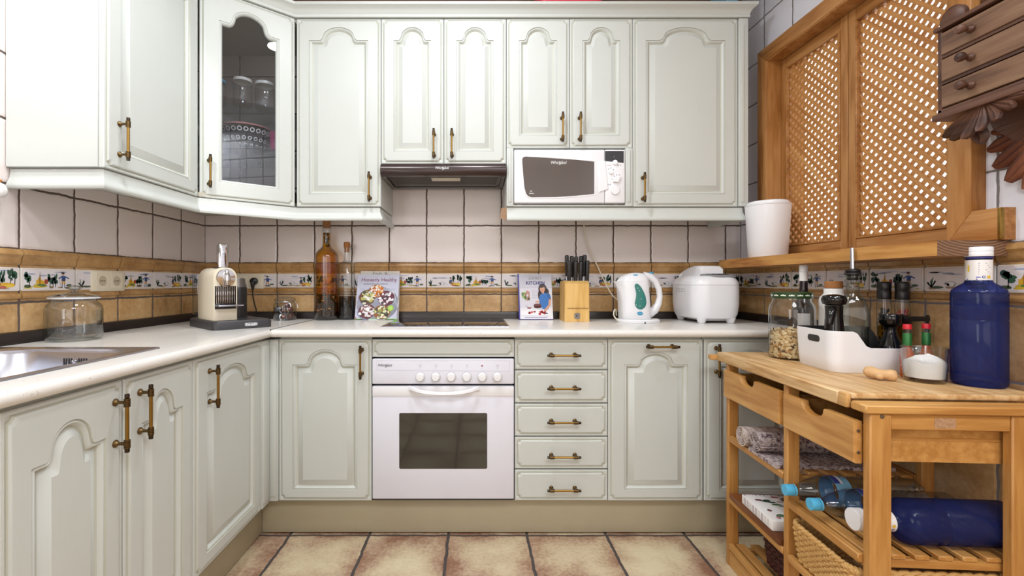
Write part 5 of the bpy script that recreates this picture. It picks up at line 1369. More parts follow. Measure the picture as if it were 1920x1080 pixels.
for k in range(3):
    a, b = kz0+.0125+k*.0735, kz0+.0750+k*.0735-.002
    mb = MB(); mb.box(KX, KX+.10, kd1+.034, kd0-.014, a, b, .0015, 1); d = obj('drawer', mb, 'oakfront', c)
    mb = MB(); yk, zk = 1.190, (a+b)/2
    mb.lathe([(.0085, .0), (.0105, -.004), (.0085, -.009), (.0055, -.013), (.006, -.018), (.0105, -.023), (.0125, -.030), (.0105, -.036), (.0001, -.039)], (KX, yk, zk), 18, 'X', (True, False)); obj('knob', mb, 'darkoak', d)
mb = MB(); mb.lathe([(.0001, -.010), (.028, -.010), (.034, -.006), (.034, .006), (.028, .010), (.0001, .010)], (0, 0, 0), 24, 'X'); 
for v in mb.bm.verts: v.co = v.co+Vector((KX+.03, 1.262, kz1+.030))
obj('gallery_scroll', mb, 'darkoak', c)
mb = MB(); mb.box(RIGHT-.02, RIGHT, kd1-.01, kd0+.006, kz1+.012, kz1+.16, .003); obj('backboard', mb, 'darkoak', c)
def leaf(mb, base, tip, wdt, nrm, thick, curl=.0, n=9):
    base, tip, nrm = Vector(base), Vector(tip), Vector(nrm).normalized(); ax = tip-base; L = ax.length; ax.normalize(); sd = ax.cross(nrm)
    rings = []
    for k in range(n):
        t = k/(n-1); w_ = wdt*1.12*(math.sin(PI*(.10+.74*t))**.8)*(.30+.80*t) if k < n-1 else wdt*.34
        ctr = base+ax*L*t+nrm*(curl*t*t)
        rings.append([ctr+sd*w_*u+nrm*h_*thick for u, h_ in ((-1, -.4), (-.8, .35), (-.35, .75), (0, .35), (.35, .75), (.8, .35), (1, -.4), (0, -.8))])
    mb.loft(rings)
mb = MB(); fr = (KX+.010, 1.165, kz0-.018)
for dy, dz, w_, cu in ((.105, -.050, .017, -.004), (.080, -.066, .018, .0), (.045, -.074, .018, .006), (.006, -.066, .017, .008), (-.035, -.052, .017, .008), (-.070, -.030, .016, .008), (-.095, -.012, .013, .006)):
    leaf(mb, (fr[0], fr[1]+dy*.12, fr[2]+.004), (fr[0]-.004, fr[1]+dy, fr[2]+dz), w_, (-1, 0, 0), .010, cu)
leaf(mb, (fr[0]+.02, fr[1]+.06, fr[2]), (fr[0]+.045, fr[1]+.045, fr[2]-.085), .024, (-1, 0, 0), .012, .006)
obj('carved_apron', mb, 'darkoak', c)
mb = MB(); mb.prism([(1.05, kz0-.02), (1.25, kz0-.02), (1.235, kz0-.06), (1.19, kz0-.10), (1.15, kz0-.12), (1.05, kz0-.12)], (RIGHT-.045, 0, 0), UY, UZ, -UX, -.045, 0); obj('bracket_board', mb, 'darkoak', c)
mb = MB(); b0 = Vector((RIGHT-.040, 1.06, kz0-.05))
for dy, dz, w_ in ((.185, -.015, .020), (.195, -.060, .024), (.180, -.110, .026), (.150, -.155, .027), (.110, -.185, .027), (.060, -.195, .026), (.01, -.195, .024)):
    leaf(mb, b0+Vector((0, dy*.1, .0)), b0+Vector((.012, dy, dz)), w_, (-1, -.15, 0), .012, .010)
obj('carved_bracket', mb, 'redoak', c)

# =============================================================== trolley
TH = math.radians(3.6); O = Vector((.930, 1.14, 0)); ZS = .8147
CM = Matrix.Translation(O) @ Matrix.Rotation(-TH, 4, 'Z')
def cw(x, y, z): return CM @ Vector((x, y, z))
LW, LL = .475, .690
c = thing('kitchen_trolley', 'wooden kitchen trolley with butcher block top, two drawers and open shelves', 'trolley', cw(.24, .34, 0))
def part(name, boxes, mat, parent=None, bev=.002):
    mb = MB(CM)
    for b in boxes: mb.box(*b, bev, 1)
    return obj(name, mb, mat, parent or c)
tp = part('block_top', [(0, LW, .028, LL, ZS-.036, ZS)], 'block', bev=.004)
mb = MB(CM); mb.box(0, .013, -.001, .0285, ZS-.036, ZS, .004); obj('end_batten', mb, 'blockside', tp)
mb = MB(CM); mb.box(.0132, LW, 0, .0275, ZS-.0135, ZS, .003); obj('front_lip', mb, 'block', tp)
part('end_rail', [(.006, LW+.004, -.056, -.006, ZS-.036, ZS-.0155)], 'beechx', bev=.003)
mb = MB(CM); mb.box(-.022, LW, LL+.002, LL+.03, ZS-.034, ZS-.014, .003); obj('towel_rail', mb, 'beechx', c)
LEGS = [(.020, .070, -.050, -.026), (.338, .392, -.050, -.026), (.012, .049, .254, .276), (.40, .437, .254, .276), (.012, .050, .618, .640), (.40, .437, .618, .640)]
for k, b in enumerate(LEGS):
    part('leg', [(b[0], b[1], b[2], b[3], 0, ZS-.0365)], 'beech', bev=.003)
part('apron', [(.070, .338, -.046, -.028, ZS-.075, ZS-.037), (.08, .36, .01, .022, ZS-.10, ZS-.06), (.08, .365, -.02, .02, ZS-.110, ZS-.100), (.08, .35, .006, .018, ZS-.150, ZS-.110)], 'beechx')
part('side_rail', [(.40, .418, -.026, .618, ZS-.1, ZS-.037)], 'beechy')
# drawers with a scooped front
def drawer(y0, y1):
    z0, z1 = .648, .752; yc = (y0+y1)/2+.01
    pts = [(y0, z0), (y1, z0), (y1, z1)]
    for k in range(11):
        a = PI*k/10; pts.append((yc+.044*math.cos(a), z1-.029*math.sin(a)**.75))
    pts.append((y0, z1))
    mb = MB(CM); mb.loft([[(x, p[0], p[1]) for p in q] for x, q in ((.022, pts), (.006, pts), (.003, inset(pts, .002)))])
    d = obj('drawer', mb, 'beechy', c)
    mb = MB(CM)
    for yy in (y0+.003, y1-.015): mb.box(.0225, .38, yy, yy+.012, z0+.006, z1-.012)
    mb.box(.0225, .38, y0+.015, y1-.015, z0+.010, z0+.016); mb.box(.368, .38, y0+.015, y1-.015, z0+.016, z1-.012); obj('drawer_box', mb, 'beechy', d)
drawer(-.022, .262); drawer(.283, .640)
mb = MB(CM)
for z in (.675, .728): mb.lathe([(.0001, -.0012), (.004, -.001), (.0045, .001)], (.0135, -.0225, z), 10, 'Y')
mb.lathe([(.0001, -.0012), (.005, -.001), (.0055, .001)], (.047, -.0502, ZS-.043), 10, 'Y'); obj('screw_heads', mb, 'steelrim', c)
mb = MB(CM); mb.box(.168, .216, -.0466, -.0459, ZS-.070, ZS-.045); obj('worn_sticker', mb, plain('torn_paper', X('b08a68'), .8, 0, .5, 120), c, label='torn paper sticker')
# shelves: rails along the depth, slats on cross rails
def shelf(name, z, y0, y1, slats=True, x1=.40):
    r = part(name, [(.010, .028, y0, y1, z-.022, z)], 'beechy')
    part('rear_rail', [(x1, x1+.018, y0, y1, z-.022, z)], 'beechy', r)
    part('cross_rail', [(.028, x1, y0+.004, y0+.022, z-.034, z-.0125)], 'beechx', r); part('cross_rail', [(.028, x1, y1-.022, y1-.004, z-.034, z-.0125)], 'beechx', r)
    if slats:
        n = 7; w_ = (x1-.03)/(n*1.55)
        for k in range(n): part('slat', [(.036+k*(x1-.03-w_)/(n-.85), .036+k*(x1-.03-w_)/(n-.85)+w_, y0+.002, y1-.002, z-.0125, z-.0005)], 'beechy', r)
    return r
shelf('towel_shelf', .502, .277, .617); shelf('bottle_shelf', .428, -.025, .253)
shelf('middle_shelf', .268, .277, .617); shelf('basket_shelf', .262, -.025, .253)
shelf('bottom_shelf', .088, .277, .617)
part('floor_rail', [(.014, .034, .276, .618, .0, .060)], 'beechy'); part('floor_rail', [(.40, .42, .276, .618, 0, .060)], 'beechy')

TZ = ZS+E
# ---- on the trolley top
def lbl(c, r, u0, u1, v0, v1, col, a0, parent, name='label', lines=(), th_=.0004, scale=1):
    A = Art(); n = max(4, int((u1-u0)*400))
    for k in range(n): A.rect(col, u0+(u1-u0)*k/n, v0, u0+(u1-u0)*(k+1)/n, v1, 0)
    for l in lines:
        m = max(1, int((l[2]-l[1])*300))
        for k in range(m): A.rect(l[0], l[1]+(l[2]-l[1])*k/m, l[3], l[1]+(l[2]-l[1])*(k+1)/m, l[4], 2)
    return Print().put(A, cyl(c, r+th_, a0)).obj(name, parent)
FA = lambda p: math.atan2(-p[1], -p[0])
# muesli jar
q = Vector((xpx(1488, 1.665), 1.675, TZ)); R = .0735
c = thing('muesli_jar', 'large glass jar half full of muesli with a dark green lid', 'jar', q)
mb = MB(); mb.lathe([(.0001, .004), (.05, .003), (R-.006, 0), (R, .008), (R, .175), (R-.004, .195), (R-.013, .210), (R-.013, .222)], q, 44); obj('jar_body', mb, 'glass', c)
mb = MB(); ri = R-.002
mb.lathe([(R-.010, .2195), (R-.009, .2195), (R-.0085, .240), (R-.011, .243), (.0001, .2435)], q, 40, 'Z', (False, False)); ld = obj('lid', mb, 'greenlid', c)
A = Art()
for k in range(-4, 5):
    u = k*.026
    for a, b, w_, h_ in ((-.006, 0, .0045, .0022), (.0, .001, .004, .003), (.006, .0, .004, .0022)): A.ell('dfe6d6', u+a, .2305+b, w_*.8, h_, 1, 8, .25)
Print().put(A, cyl(q, R-.0085, FA(q))).obj('lid_print', ld)
mb = MB(); mb.lathe([(.0001, .006), (R-.008, .006), (R-.006, .012), (R-.006, .096), (.03, .104), (.0001, .100)], q, 30); mz = obj('muesli_bed', mb, plain('muesli_oats', X('a98958'), .8, var=.5, scale=120, bump=.6), c); mz['kind'] = 'stuff'
mb = MB(); random.seed(5)
for k in range(900):
    a = random.uniform(0, 2*PI); hz_ = random.uniform(.008, .104); rr_ = R-.006
    if hz_ > .097: rr_ = (R-.008)*math.sqrt(random.random())
    mb.mi = random.choices([0, 1, 2, 3], [5, 4, 1.3, 1])[0]
    p = Vector((q.x+rr_*math.cos(a), q.y+rr_*math.sin(a), q.z+hz_)); s = random.uniform(.0048, .0082)
    M_ = Matrix.Translation(p) @ Matrix.Rotation(a, 4, 'Z') @ Matrix.Rotation(random.uniform(-.5, .5), 4, 'Y') @ Matrix.Rotation(random.uniform(0, 3), 4, 'X')
    mb.M = M_; mb.loft([[(.0012*h_, s*w_*math.cos(2*PI*j/7), s*w_*.75*math.sin(2*PI*j/7)) for j in range(7)] for h_, w_ in ((-1, .8), (0, 1), (1, .75))])
mb.M = None
for nm, cc in (('oat_a', 'e3cda0'), ('oat_b', 'cfae78'), ('raisin', '4a2f28'), ('nut', 'a8743c')): MAT[nm] = plain(nm, X(cc), .7, 0, .15, 200)
obj('muesli_flakes', mb, ['oat_a', 'oat_b', 'raisin', 'nut'], c)['kind'] = 'stuff'
# dark bottle behind
q = Vector((xpx(1505, 1.79), 1.785, TZ)); r = .034
c = thing('wine_bottle', 'dark bottle with a white capsule standing behind the muesli jar', 'bottle', q)
mb = MB(); mb.lathe([(.0001, .004), (r-.003, 0), (r, .005), (r, .185), (r-.006, .205), (.0165, .235), (.0135, .262), (.0130, .300)], q, 28); obj('bottle_glass', mb, 'winedark', c)
mb = MB(); mb.lathe([(.0142, .284), (.0140, .317), (.0135, .319)], q, 24, 'Z'); cpv = obj('neck_sleeve', mb, 'paper', c)
mb = MB(); mb.lathe([(.0148, .3195), (.0148, .343), (.0135, .345), (.0001, .3455)], q, 24, 'Z', (True, False)); obj('cap', mb, 'whiteplastic', c)
lb = lbl(q, r, -.020, .022, .085, .158, 'e4e0df', FA(q), c, 'label', [('c0405a', -.015, .017, .088, .098), ('b9b2b4', -.012, .014, .11, .112)])
# tray
ty0, tx0 = 1.390, 1.092
c = thing('storage_tray', 'white plastic storage box with a handle hole and one low side, full of bottles', 'storage box', (tx0+.14, ty0+.09, TZ))
tw, tl = .245, .205
TM = Matrix.Translation((tx0, ty0, TZ)) @ Matrix.Rotation(-math.radians(6), 4, 'Z')
ctr2 = (tw/2, tl/2)
def touter(s, k=7):
    p = rrpts(-s, tw+s, -s, tl+s, .034+s, k); out = []
    for i in range(len(p)):
        a, b = Vector(p[i]), Vector(p[(i+1) % len(p)]); m_ = 14 if (b-a).length > .05 else 1
        out += [tuple(a.lerp(b, j/m_)) for j in range(m_)]
    return out
pts = touter(0); n = len(pts)
def rimz(p):
    # high along the left end, low towards the front right
    t = (p[0]-.062)/.045; t = max(0, min(1, t)); f = t*t*(3-2*t)
    back = max(0, min(1, (p[1]-tl*.75)/(tl*.2)))
    return .128-.050*f*(1-back)
mb = MB(TM)
def pl(p, f, z): return (ctr2[0]+(p[0]-ctr2[0])*f, ctr2[1]+(p[1]-ctr2[1])*f, z)
mb.mi = 0; mb.loft([[pl(p, .92, .0) for p in pts], [pl(p, .94, .003) for p in pts], [pl(p, .97, .04) for p in pts], [pl(p, 1.0, rimz(p)-.001) for p in pts], [pl(p, .992, rimz(p)) for p in pts]], True, False)
mb.mi = 1; mb.loft([[pl(p, .992, rimz(p)) for p in pts], [pl(p, .975, rimz(p)-.001) for p in pts], [pl(p, .94, .04) for p in pts], [pl(p, .90, .004) for p in pts]], False, True)
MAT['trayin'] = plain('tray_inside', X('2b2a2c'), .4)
tb = obj('box_shell', mb, ['whiteplastic', 'trayin'], c)
mb = MB(TM); mb.prism(rrpts(-.030, .030, -.0105, .0105, .0100, 5), (.0017, tl/2-.012, .098), NY, UZ, -UX, -.001, .0012); obj('handle_hole', mb, 'blackplastic', tb)
tz = TZ+.0045
def tr(x, y): p = TM @ Vector((x, y, 0)); return Vector((p.x, p.y, tz))
# pepper mill
q = tr(.056, .080)
ZM1 = Matrix.Translation(q) @ Matrix.Diagonal((1, 1, 1.107, 1)) @ Matrix.Translation(-q)
c = thing('pepper_mill', 'glossy black pepper mill with a side lever, standing in the white box', 'pepper mill', q)
mb = MB(ZM1); mb.lathe([(.026, 0), (.030, .003), (.031, .020), (.0305, .06), (.0285, .095), (.0250, .122), (.0235, .145), (.0235, .165), (.0245, .180)], q, 32, 'Z', (True, True)); obj('mill_body', mb, 'blackgloss', c)
mb = MB(ZM1); mb.lathe([(.021, .1805), (.030, .184), (.0335, .193), (.0335, .200), (.029, .208), (.012, .212), (.0001, .2125)], q, 32, 'Z', (True, False)); obj('mill_head', mb, 'blackgloss', c)
mb = MB(ZM1); a = q+Vector((-.012, -.018, .172)); b = q+Vector((-.036, -.026, .128))
mb.tube([a, a+Vector((-.008, -.002, -.004)), (a+b)/2+Vector((-.008, -.003, 0)), b], [.008, .010, .011, .008], 12); obj('lever', mb, 'blackgloss', c)
# white bottle with cork
q = Vector((1.306, 1.655, TZ)); ZM1 = Matrix.Translation(q) @ Matrix.Diagonal((1.16, 1.16, 1.107, 1)) @ Matrix.Translation(-q)
c = thing('ceramic_bottle', 'white ceramic bottle with a fat cork and grey lettering, behind the white box', 'bottle', q)
mb = MB(ZM1); mb.lathe([(.0001, .003), (.034, 0), (.0385, .005), (.0385, .19), (.036, .202), (.029, .210), (.0255, .216), (.026, .228), (.024, .231), (.0001, .231)], q, 30); cb = obj('bottle_body', mb, 'ceramic', c)
mb = MB(ZM1); mb.lathe([(.021, .2312), (.0235, .233), (.0235, .252), (.022, .255), (.0001, .2555)], q, 22, 'Z', (True, False)); obj('cork', mb, 'cork', c)
for s, v, sz in (('vis', .150, .017), ('oil', .135, .010)): text('lettering', s, sz, q+Vector((-.004, -.0452, v+.01)), UX, UZ, NY, 'grey', cb)
# clear square bottle with pourer
q = tr(.137, .118); ZM1 = Matrix.Translation(q) @ Matrix.Rotation(-.5, 4, 'Z') @ Matrix.Diagonal((1.12, 1.12, 1.12, 1)) @ Matrix.Translation(-q)
c = thing('oil_cruet', 'clear square glass bottle with a steel pourer spout, tallest thing in the white box', 'bottle', q)
def sq(s, z, r): return [(q.x+p[0], q.y+p[1], q.z+z) for p in rrpts(-s, s, -s, s, r, 6)]
mb = MB(ZM1); mb.loft([sq(.030, .0, .008), sq(.033, .004, .010), sq(.033, .155, .010), sq(.031, .178, .014), sq(.024, .198, .018), sq(.0165, .212, .0160), sq(.0150, .240, .0145), sq(.0185, .243, .018), sq(.0185, .251, .018), sq(.0150, .254, .0145), sq(.0185, .257, .018), sq(.0185, .264, .018), sq(.0145, .266, .014)], True, False); obj('bottle_glass', mb, 'greyglass', c)
mb = MB(ZM1); mb.lathe([(.012, .250), (.013, .266), (.0205, .267), (.0205, .272), (.015, .274), (.0185, .276), (.0185, .280), (.0125, .284), (.0001, .285)], q, 22, 'Z', (True, False)); st = obj('stopper', mb, 'blackplastic', c)
mb = MB(ZM1); mb.tube([q+Vector((0, 0, .282)), q+Vector((0, 0, .300)), q+Vector((-.001, 0, .345))], [.0062, .006, .0052], 12); obj('pourer_spout', mb, 'steel', st)
# two seasoned oil bottles with black caps
for dx, dy, lab, liq, herb in ((1.374, 1.527, 'black-capped seasoning bottle with herbs in yellow oil, next to the cruet', 'oildark', 'herbs'), (1.407, 1.497, 'black-capped seasoning bottle with red chillies in oil, right of the herb one', 'oildark', 'chili')):
    q = Vector((dx, dy, TZ)); r = .0198; ZM1 = Matrix.Translation(q) @ Matrix.Diagonal((1, 1, 1.165, 1)) @ Matrix.Translation(-q)
    MAT['chili'] = plain('red_chillies', X('a33a16'), .4, 0, .4, 120)
    c = thing('seasoning_bottle', lab, 'bottle', q)
    mb = MB(ZM1); mb.lathe([(.0001, .003), (r-.002, 0), (r, .004), (r, .175), (r-.003, .186), (.017, .195), (.017, .205)], q, 26); obj('bottle_glass', mb, 'glass', c)
    mb = MB(ZM1); mb.lathe([(.0001, .005), (r-.0015, .005), (r-.0015, .125), (.0001, .125)], q, 22); obj('oil', mb, liq, c)
    mb = MB(ZM1)
    for k in range(60):
        a = random.uniform(0, 2*PI); rr_ = (r-.005)*math.sqrt(random.random()); mb.ball((q.x+rr_*math.cos(a), q.y+rr_*math.sin(a), q.z+random.uniform(.125, .160) if k % 4 else q.z+random.uniform(.01, .12)), random.uniform(.002, .0045), 6, (1, 1, 1.5))
    obj('spices', mb, herb, c)['kind'] = 'stuff'
    mb = MB(ZM1); mb.lathe([(.0185, .190), (.0190, .192), (.0190, .214), (.0178, .216), (.0188, .219), (.0188, .236), (.017, .240), (.0001, .241)], q, 24, 'Z', (True, False)); obj('cap', mb, 'blackplastic', c)
# black grinder in front
q = tr(.198, .046); ZM1 = Matrix.Translation(q) @ Matrix.Diagonal((.97, .97, 1.2, 1)) @ Matrix.Translation(-q)
c = thing('salt_grinder', 'squat black grinder with a round body and flared collar, front right of the white box', 'grinder', q)
mb = MB(ZM1); mb.lathe([(.030, 0), (.034, .004), (.035, .030), (.034, .052), (.029, .072), (.018, .092), (.0145, .103), (.0155, .112)], q, 32, 'Z', (True, True)); obj('grinder_body', mb, 'blackgloss', c)
mb = MB(ZM1); mb.lathe([(.0155, .1122), (.024, .118), (.029, .124), (.029, .142), (.026, .146), (.0001, .147)], q, 32, 'Z', (True, False)); obj('collar', mb, 'blackgloss', c)
mb = MB(ZM1); mb.tube([q+Vector((.020, -.012, .132)), q+Vector((.036, -.016, .129)), q+Vector((.046, -.016, .131))], [.015, .014, .010], 12); obj('side_spout', mb, 'blackgloss', c)
# black rack behind
rx0, rx1, ry = 1.366, 1.428, 1.435
c = thing('wire_rack', 'black flat-bar rack standing behind the white box against the tiles', 'rack', ((rx0+rx1)/2, ry, TZ))
mb = MB()
for x in (rx0, rx1): mb.box(x-.004, x+.004, ry-.002, ry+.002, TZ, TZ+.175)
obj('uprights', mb, 'blackplastic', c)
for z in (.060, .155):
    mb = MB(); mb.box(rx0-.004, rx1+.004, ry-.005, ry-.0025, TZ+z, TZ+z+.016, .001); obj('crossbar', mb, 'blackplastic', c)
# pepper sauce bottles
for px, d, lab in ((1701, 1.335, 'small hot sauce bottle with red cap, left one, next to the white box'), (1737, 1.352, 'small hot sauce bottle with red cap, right one, close to the tall blue bottle')):
    q = Vector((xpx(px, d), d, TZ)); r = .0165
    c = thing('hot_sauce_bottle', lab, 'bottle', q)
    mb = MB(); mb.lathe([(.0001, .002), (r-.002, 0), (r, .003), (r, .062), (r-.003, .074), (.0085, .088), (.0075, .12), (.0095, .122), (.0095, .128)], q, 22); bg = obj('bottle_body', mb, 'sauce', c)
    mb = MB(); mb.lathe([(.0106, .093), (.0104, .128), (.0098, .129)], q, 20); obj('neck_foil', mb, 'greenlabel', c)
    mb = MB(); mb.lathe([(.0098, .1295), (.0092, .140), (.0092, .1405)], q, 18); obj('neck_glass', mb, 'glass', c)
    mb = MB(); mb.lathe([(.0102, .1408), (.0102, .153), (.009, .155), (.0001, .155)], q, 18, 'Z', (True, False)); obj('cap', mb, 'redcap', c)
    A = Art(); A.add('ece8e2', [(-.016, .036), (0, .014), (.016, .036), (0, .058)], 1); A.add('c8342c', [(-.012, .036), (0, .019), (.012, .036), (0, .053)], 2); A.add('ece8e2', [(-.010, .036), (0, .022), (.010, .036), (0, .050)], 3); A.line('2b5a34', (-.006, .036), (.006, .036), .003, 4)
    Print().put(A, cyl(q, r+.0004, FA(q))).obj('diamond_label', bg)
# glass of salt
q = Vector((xpx(1735.5, 1.275), 1.278, TZ)); r0, r1 = .0445, .0515
c = thing('salt_glass', 'short glass tumbler with coarse white salt in front of the blue bottle', 'glass', q)
mb = MB(); mb.lathe([(.0001, .001), (r0-.004, .0), (r0, .004), (r1, .095), (r1-.001, .0965), (r1-.0024, .095), (r0-.0022, .012), (.0001, .010)], q, 44); obj('tumbler', mb, 'glass', c)
mb = MB(); rings = []
ns = 36
def salth(x, y): return .058+.010*math.sin(x*60+1)+.008*math.cos(y*55)-.10*(x)*.9+.004*math.sin(x*200)*math.cos(y*190)
rings.append([(q.x+.0001*math.cos(2*PI*k/ns), q.y+.0001*math.sin(2*PI*k/ns), q.z+.0122) for k in range(ns)])
rings.append([(q.x+(r0-.0027)*math.cos(2*PI*k/ns), q.y+(r0-.0027)*math.sin(2*PI*k/ns), q.z+.0124) for k in range(ns)])
for f in (1.0, .93, .75, .5, .25, .002):
    ring = []
    for k in range(ns):
        a = 2*PI*k/ns; re_ = (r0-.0027)+(r1-r0)*.5
        x, y = re_*f*math.cos(a), re_*f*math.sin(a); h = salth(x, y)-(.006 if f == 1.0 else 0)
        if f == 1.0: rr_ = (r0-.003)+(r1-r0)*(h/.095); x, y = rr_*math.cos(a), rr_*math.sin(a)
        ring.append((q.x+x, q.y+y, q.z+h))
    rings.append(ring)
mb.loft(rings, True, True); obj('salt', mb, 'salt', c)['kind'] = 'stuff'
# ginger root
mb = MB(); a = onz(1620, 708, TZ); b = onz(1682, 716, TZ); ax = (b-a)
P_ = lambda t, s=0, h=.017: a+ax*t+Vector((-ax.y, ax.x, 0)).normalized()*s+Vector((0, 0, h))
mb.tube([P_(-.02), P_(.05, 0, .018), P_(.2, .003, .019), P_(.33, 0, .0165), P_(.45, -.002, .0165), P_(.65, -.002, .0165), P_(.8, .002, .0165), P_(.95, 0, .0165), P_(1.01)], [.005, .014, .0165, .0165, .0140, .0135, .0160, .0145, .005], 12)
mb.tube([P_(.38, -.004, .013), P_(.50, -.012, .012), P_(.60, -.018, .011), P_(.63, -.019, .0105)], [.009, .0105, .0085, .003], 10)
mb.tube([P_(.14, .004), P_(.10, .013, .018), P_(.07, .018, .016)], [.011, .010, .004], 10)
tag(obj('ginger_root', mb, 'ginger', ang=60), 'knobbly piece of ginger root in front of the white box', 'ginger')
# tall blue bottle
def blue_bottle(label, M_, down=False):
    c = thing('water_bottle', label, 'bottle', M_.to_translation())
    def lt(name, prof, mat, seg=44, cap=(False, False), par=None):
        mb = MB(M_); mb.lathe(prof, (0, 0, 0), seg, 'Z', cap); return obj(name, mb, mat, par or c)
    Rb = .0545
    bb = lt('bottle_body', [(.0001, .012), (.025, .010), (.040, .001), (Rb-.006, 0), (Rb, .008), (Rb, .175), (Rb-.0012, .1775), (Rb, .180), (Rb, .248), (Rb-.003, .258), (Rb-.014, .268), (.030, .275), (.0255, .281), (.0255, .305), (.0235, .308), (.0235, .338), (.0235, .346)], 'blueglass')
    lt('neck_ring', [(.0245, .3415), (.0275, .342), (.0275, .3455), (.0245, .346)], 'navyink', 32)
    lt('cap', [(.0268, .3475), (.0275, .349), (.0275, .3585), (.0268, .3595), (.0268, .3605), (.0275, .3612), (.0275, .371), (.0262, .373), (.0001, .3735)], 'whiteplastic', 36, (True, False))
    mb = MB(M_); mb.lathe([(.0262, .2835), (.0262, .338)], (0, 0, 0), 36); ll = obj('neck_label', mb, 'paper', c)
    A = Art()
    for k in range(6): A.rect('8d89a8', -.006, .299+k*.0058, .018-.004*(k % 3), .3003+k*.0058, 1)
    A.rect('e0b62c', .011, .2885, .018, .2955, 1); A.ell('3f479a', .004, .292, .0035, .0035, 1, 12); A.ell('e9e6e4', .004, .292, .0018, .0018, 2, 10); A.rect('6a6cc0', -.010, .290, -.002, .293, 1)
    A.rect('e4c02a', -.0275, .306, -.0235, .324, 1); A.rect('3a4aa6', -.030, .2845, -.008, .2875, 1)
    Print().put(A, lambda u, v, n, g=cyl((0, 0, 0), .0265, -2.2): M_ @ g(u, v, n)).obj('label_print', ll)
    return c, bb
q = Vector((xpx(1838, 1.228), 1.232, TZ)); blue_bottle('tall upright blue plastic water bottle at the right end of the trolley top', Matrix.Translation(q))
# ---- on the trolley shelves
q = cw(.064, .034, .4285+.0548)
M_ = Matrix.Translation(q) @ Matrix.Rotation(-TH, 4, 'Z') @ Matrix.Rotation(-PI/2, 4, 'Y') @ Matrix.Translation((0, 0, -.349))
c, bb = blue_bottle('dark blue plastic water bottle lying on the trolley shelf, white cap towards the room', M_)
def pet_bottle(label, q, rot):
    M_ = Matrix.Translation(q) @ Matrix.Rotation(rot, 4, 'Z') @ Matrix.Rotation(PI/2, 4, 'Y')
    c = thing('water_bottle', label, 'bottle', q); Rb = .042
    pr = [(.0135, 0), (.0135, .012), (.018, .022), (.030, .045), (Rb-.004, .072), (Rb, .085), (Rb, .098), (Rb-.0025, .101), (Rb, .104)]
    z = .104
    while z < .150: z += .046; pr.append((Rb, z))
    for k in range(10):
        z += .009; pr.append((Rb-.003, z)); z += .009; pr.append((Rb, z))
    pr += [(Rb-.002, .345), (Rb-.010, .357), (.024, .360), (.0001, .350)]
    mb = MB(M_); mb.lathe(pr, (0, 0, 0), 36); bb = obj('bottle_body', mb, 'pet', c, ang=60)
    mb = MB(M_); mb.lathe([(.0160, -.020), (.0165, -.018), (.0165, .0015), (.0158, .003)], (0, 0, 0), 28, 'Z', (True, True)); obj('cap', mb, 'bluecap', c)
    mb = MB(M_); mb.lathe([(.0155, .0045), (.0168, .005), (.0168, .009), (.0155, .0095)], (0, 0, 0), 24); obj('cap_ring', mb, 'bluecap', c)
    mb = MB(M_); mb.lathe([(Rb+.0006, .106), (Rb+.0006, .149)], (0, 0, 0), 36); lb = obj('label', mb, plain('sky_label', X('79b4d8'), .4, 0, .1, 20), c)
    A = Art()
    for k in range(16): A.rect('3c469a', -.05+k*.007, .107, -.043+k*.007, .122, 1)
    for k in range(16): A.rect('e3e9f2', -.05+k*.007, .1225, -.043+k*.007, .130, 1)
    for k in range(6): A.ell('2f6fb8', -.04+k*.016, .139, .005, .005, 1, 10); A.ell('d8e8f4', -.04+k*.016, .139, .003, .003, 2, 10)
    Print().put(A, lambda u, v, n, g=cyl((0, 0, 0), Rb+.0008, PI*.75): M_ @ g(u, v, n)).obj('label_print', lb)
    return c, lb, M_
q = cw(.004, .223, .4285+.0428); pet_bottle('clear plastic water bottle lying on the trolley shelf, rearmost, nearest the rolled mats', q, -TH)
q = cw(.020, .136, .4285+.0428); c, lb, M_ = pet_bottle('clear plastic water bottle lying between the blue bottle and another clear one', q, -TH)
ctr = M_ @ Vector((0, 0, .114)); N_ = (Vector((-.25, -.75, .62))).normalized(); ax_ = (M_.to_3x3() @ UZ).normalized(); V_ = (N_-ax_*N_.dot(ax_)).normalized()
text('lettering', 'BA', .020, ctr+V_*.0452, V_.cross(ax_), ax_*1.0, V_, 'inkwhite', lb, sx=.8) if False else text('lettering', 'BA', .016, ctr+V_*.0433, ax_.cross(V_)*-1, -ax_, V_, 'inkwhite', lb, sx=.8)
# rolled quilted mats
def roll(name, label, q, L, r, rot, mat, turns=4.2):
    mb = MB(Matrix.Translation(q) @ Matrix.Rotation(rot, 4, 'Z')); n = int(turns*22); t = .0045
    pin, pout = [], []
    for k in range(n+1):
        a = 2*PI*turns*k/n; rad = .006+(r-.006)*k/n
        w_ = 1+.02*math.sin(7*a)
        pout.append((rad*math.cos(-a-PI/2)*w_, rad*math.sin(-a-PI/2)*w_)); pin.append(((rad-t)*math.cos(-a-PI/2)*w_, (rad-t)*math.sin(-a-PI/2)*w_))
    end = pout[-1]
    ns = 16
    sec = lambda i: [(L*i/ns, p[0]*(1+.012*math.sin(i*2.1)), r+p[1]*(1+.012*math.sin(i*1.7+1))) for p in pout+pin[::-1]]
    mb.loft([sec(i) for i in range(ns+1)])
    return obj(name, mb, mat, None, ang=60)
q1 = cw(.000, .505, .5025); q2 = cw(.002, .415, .5162)
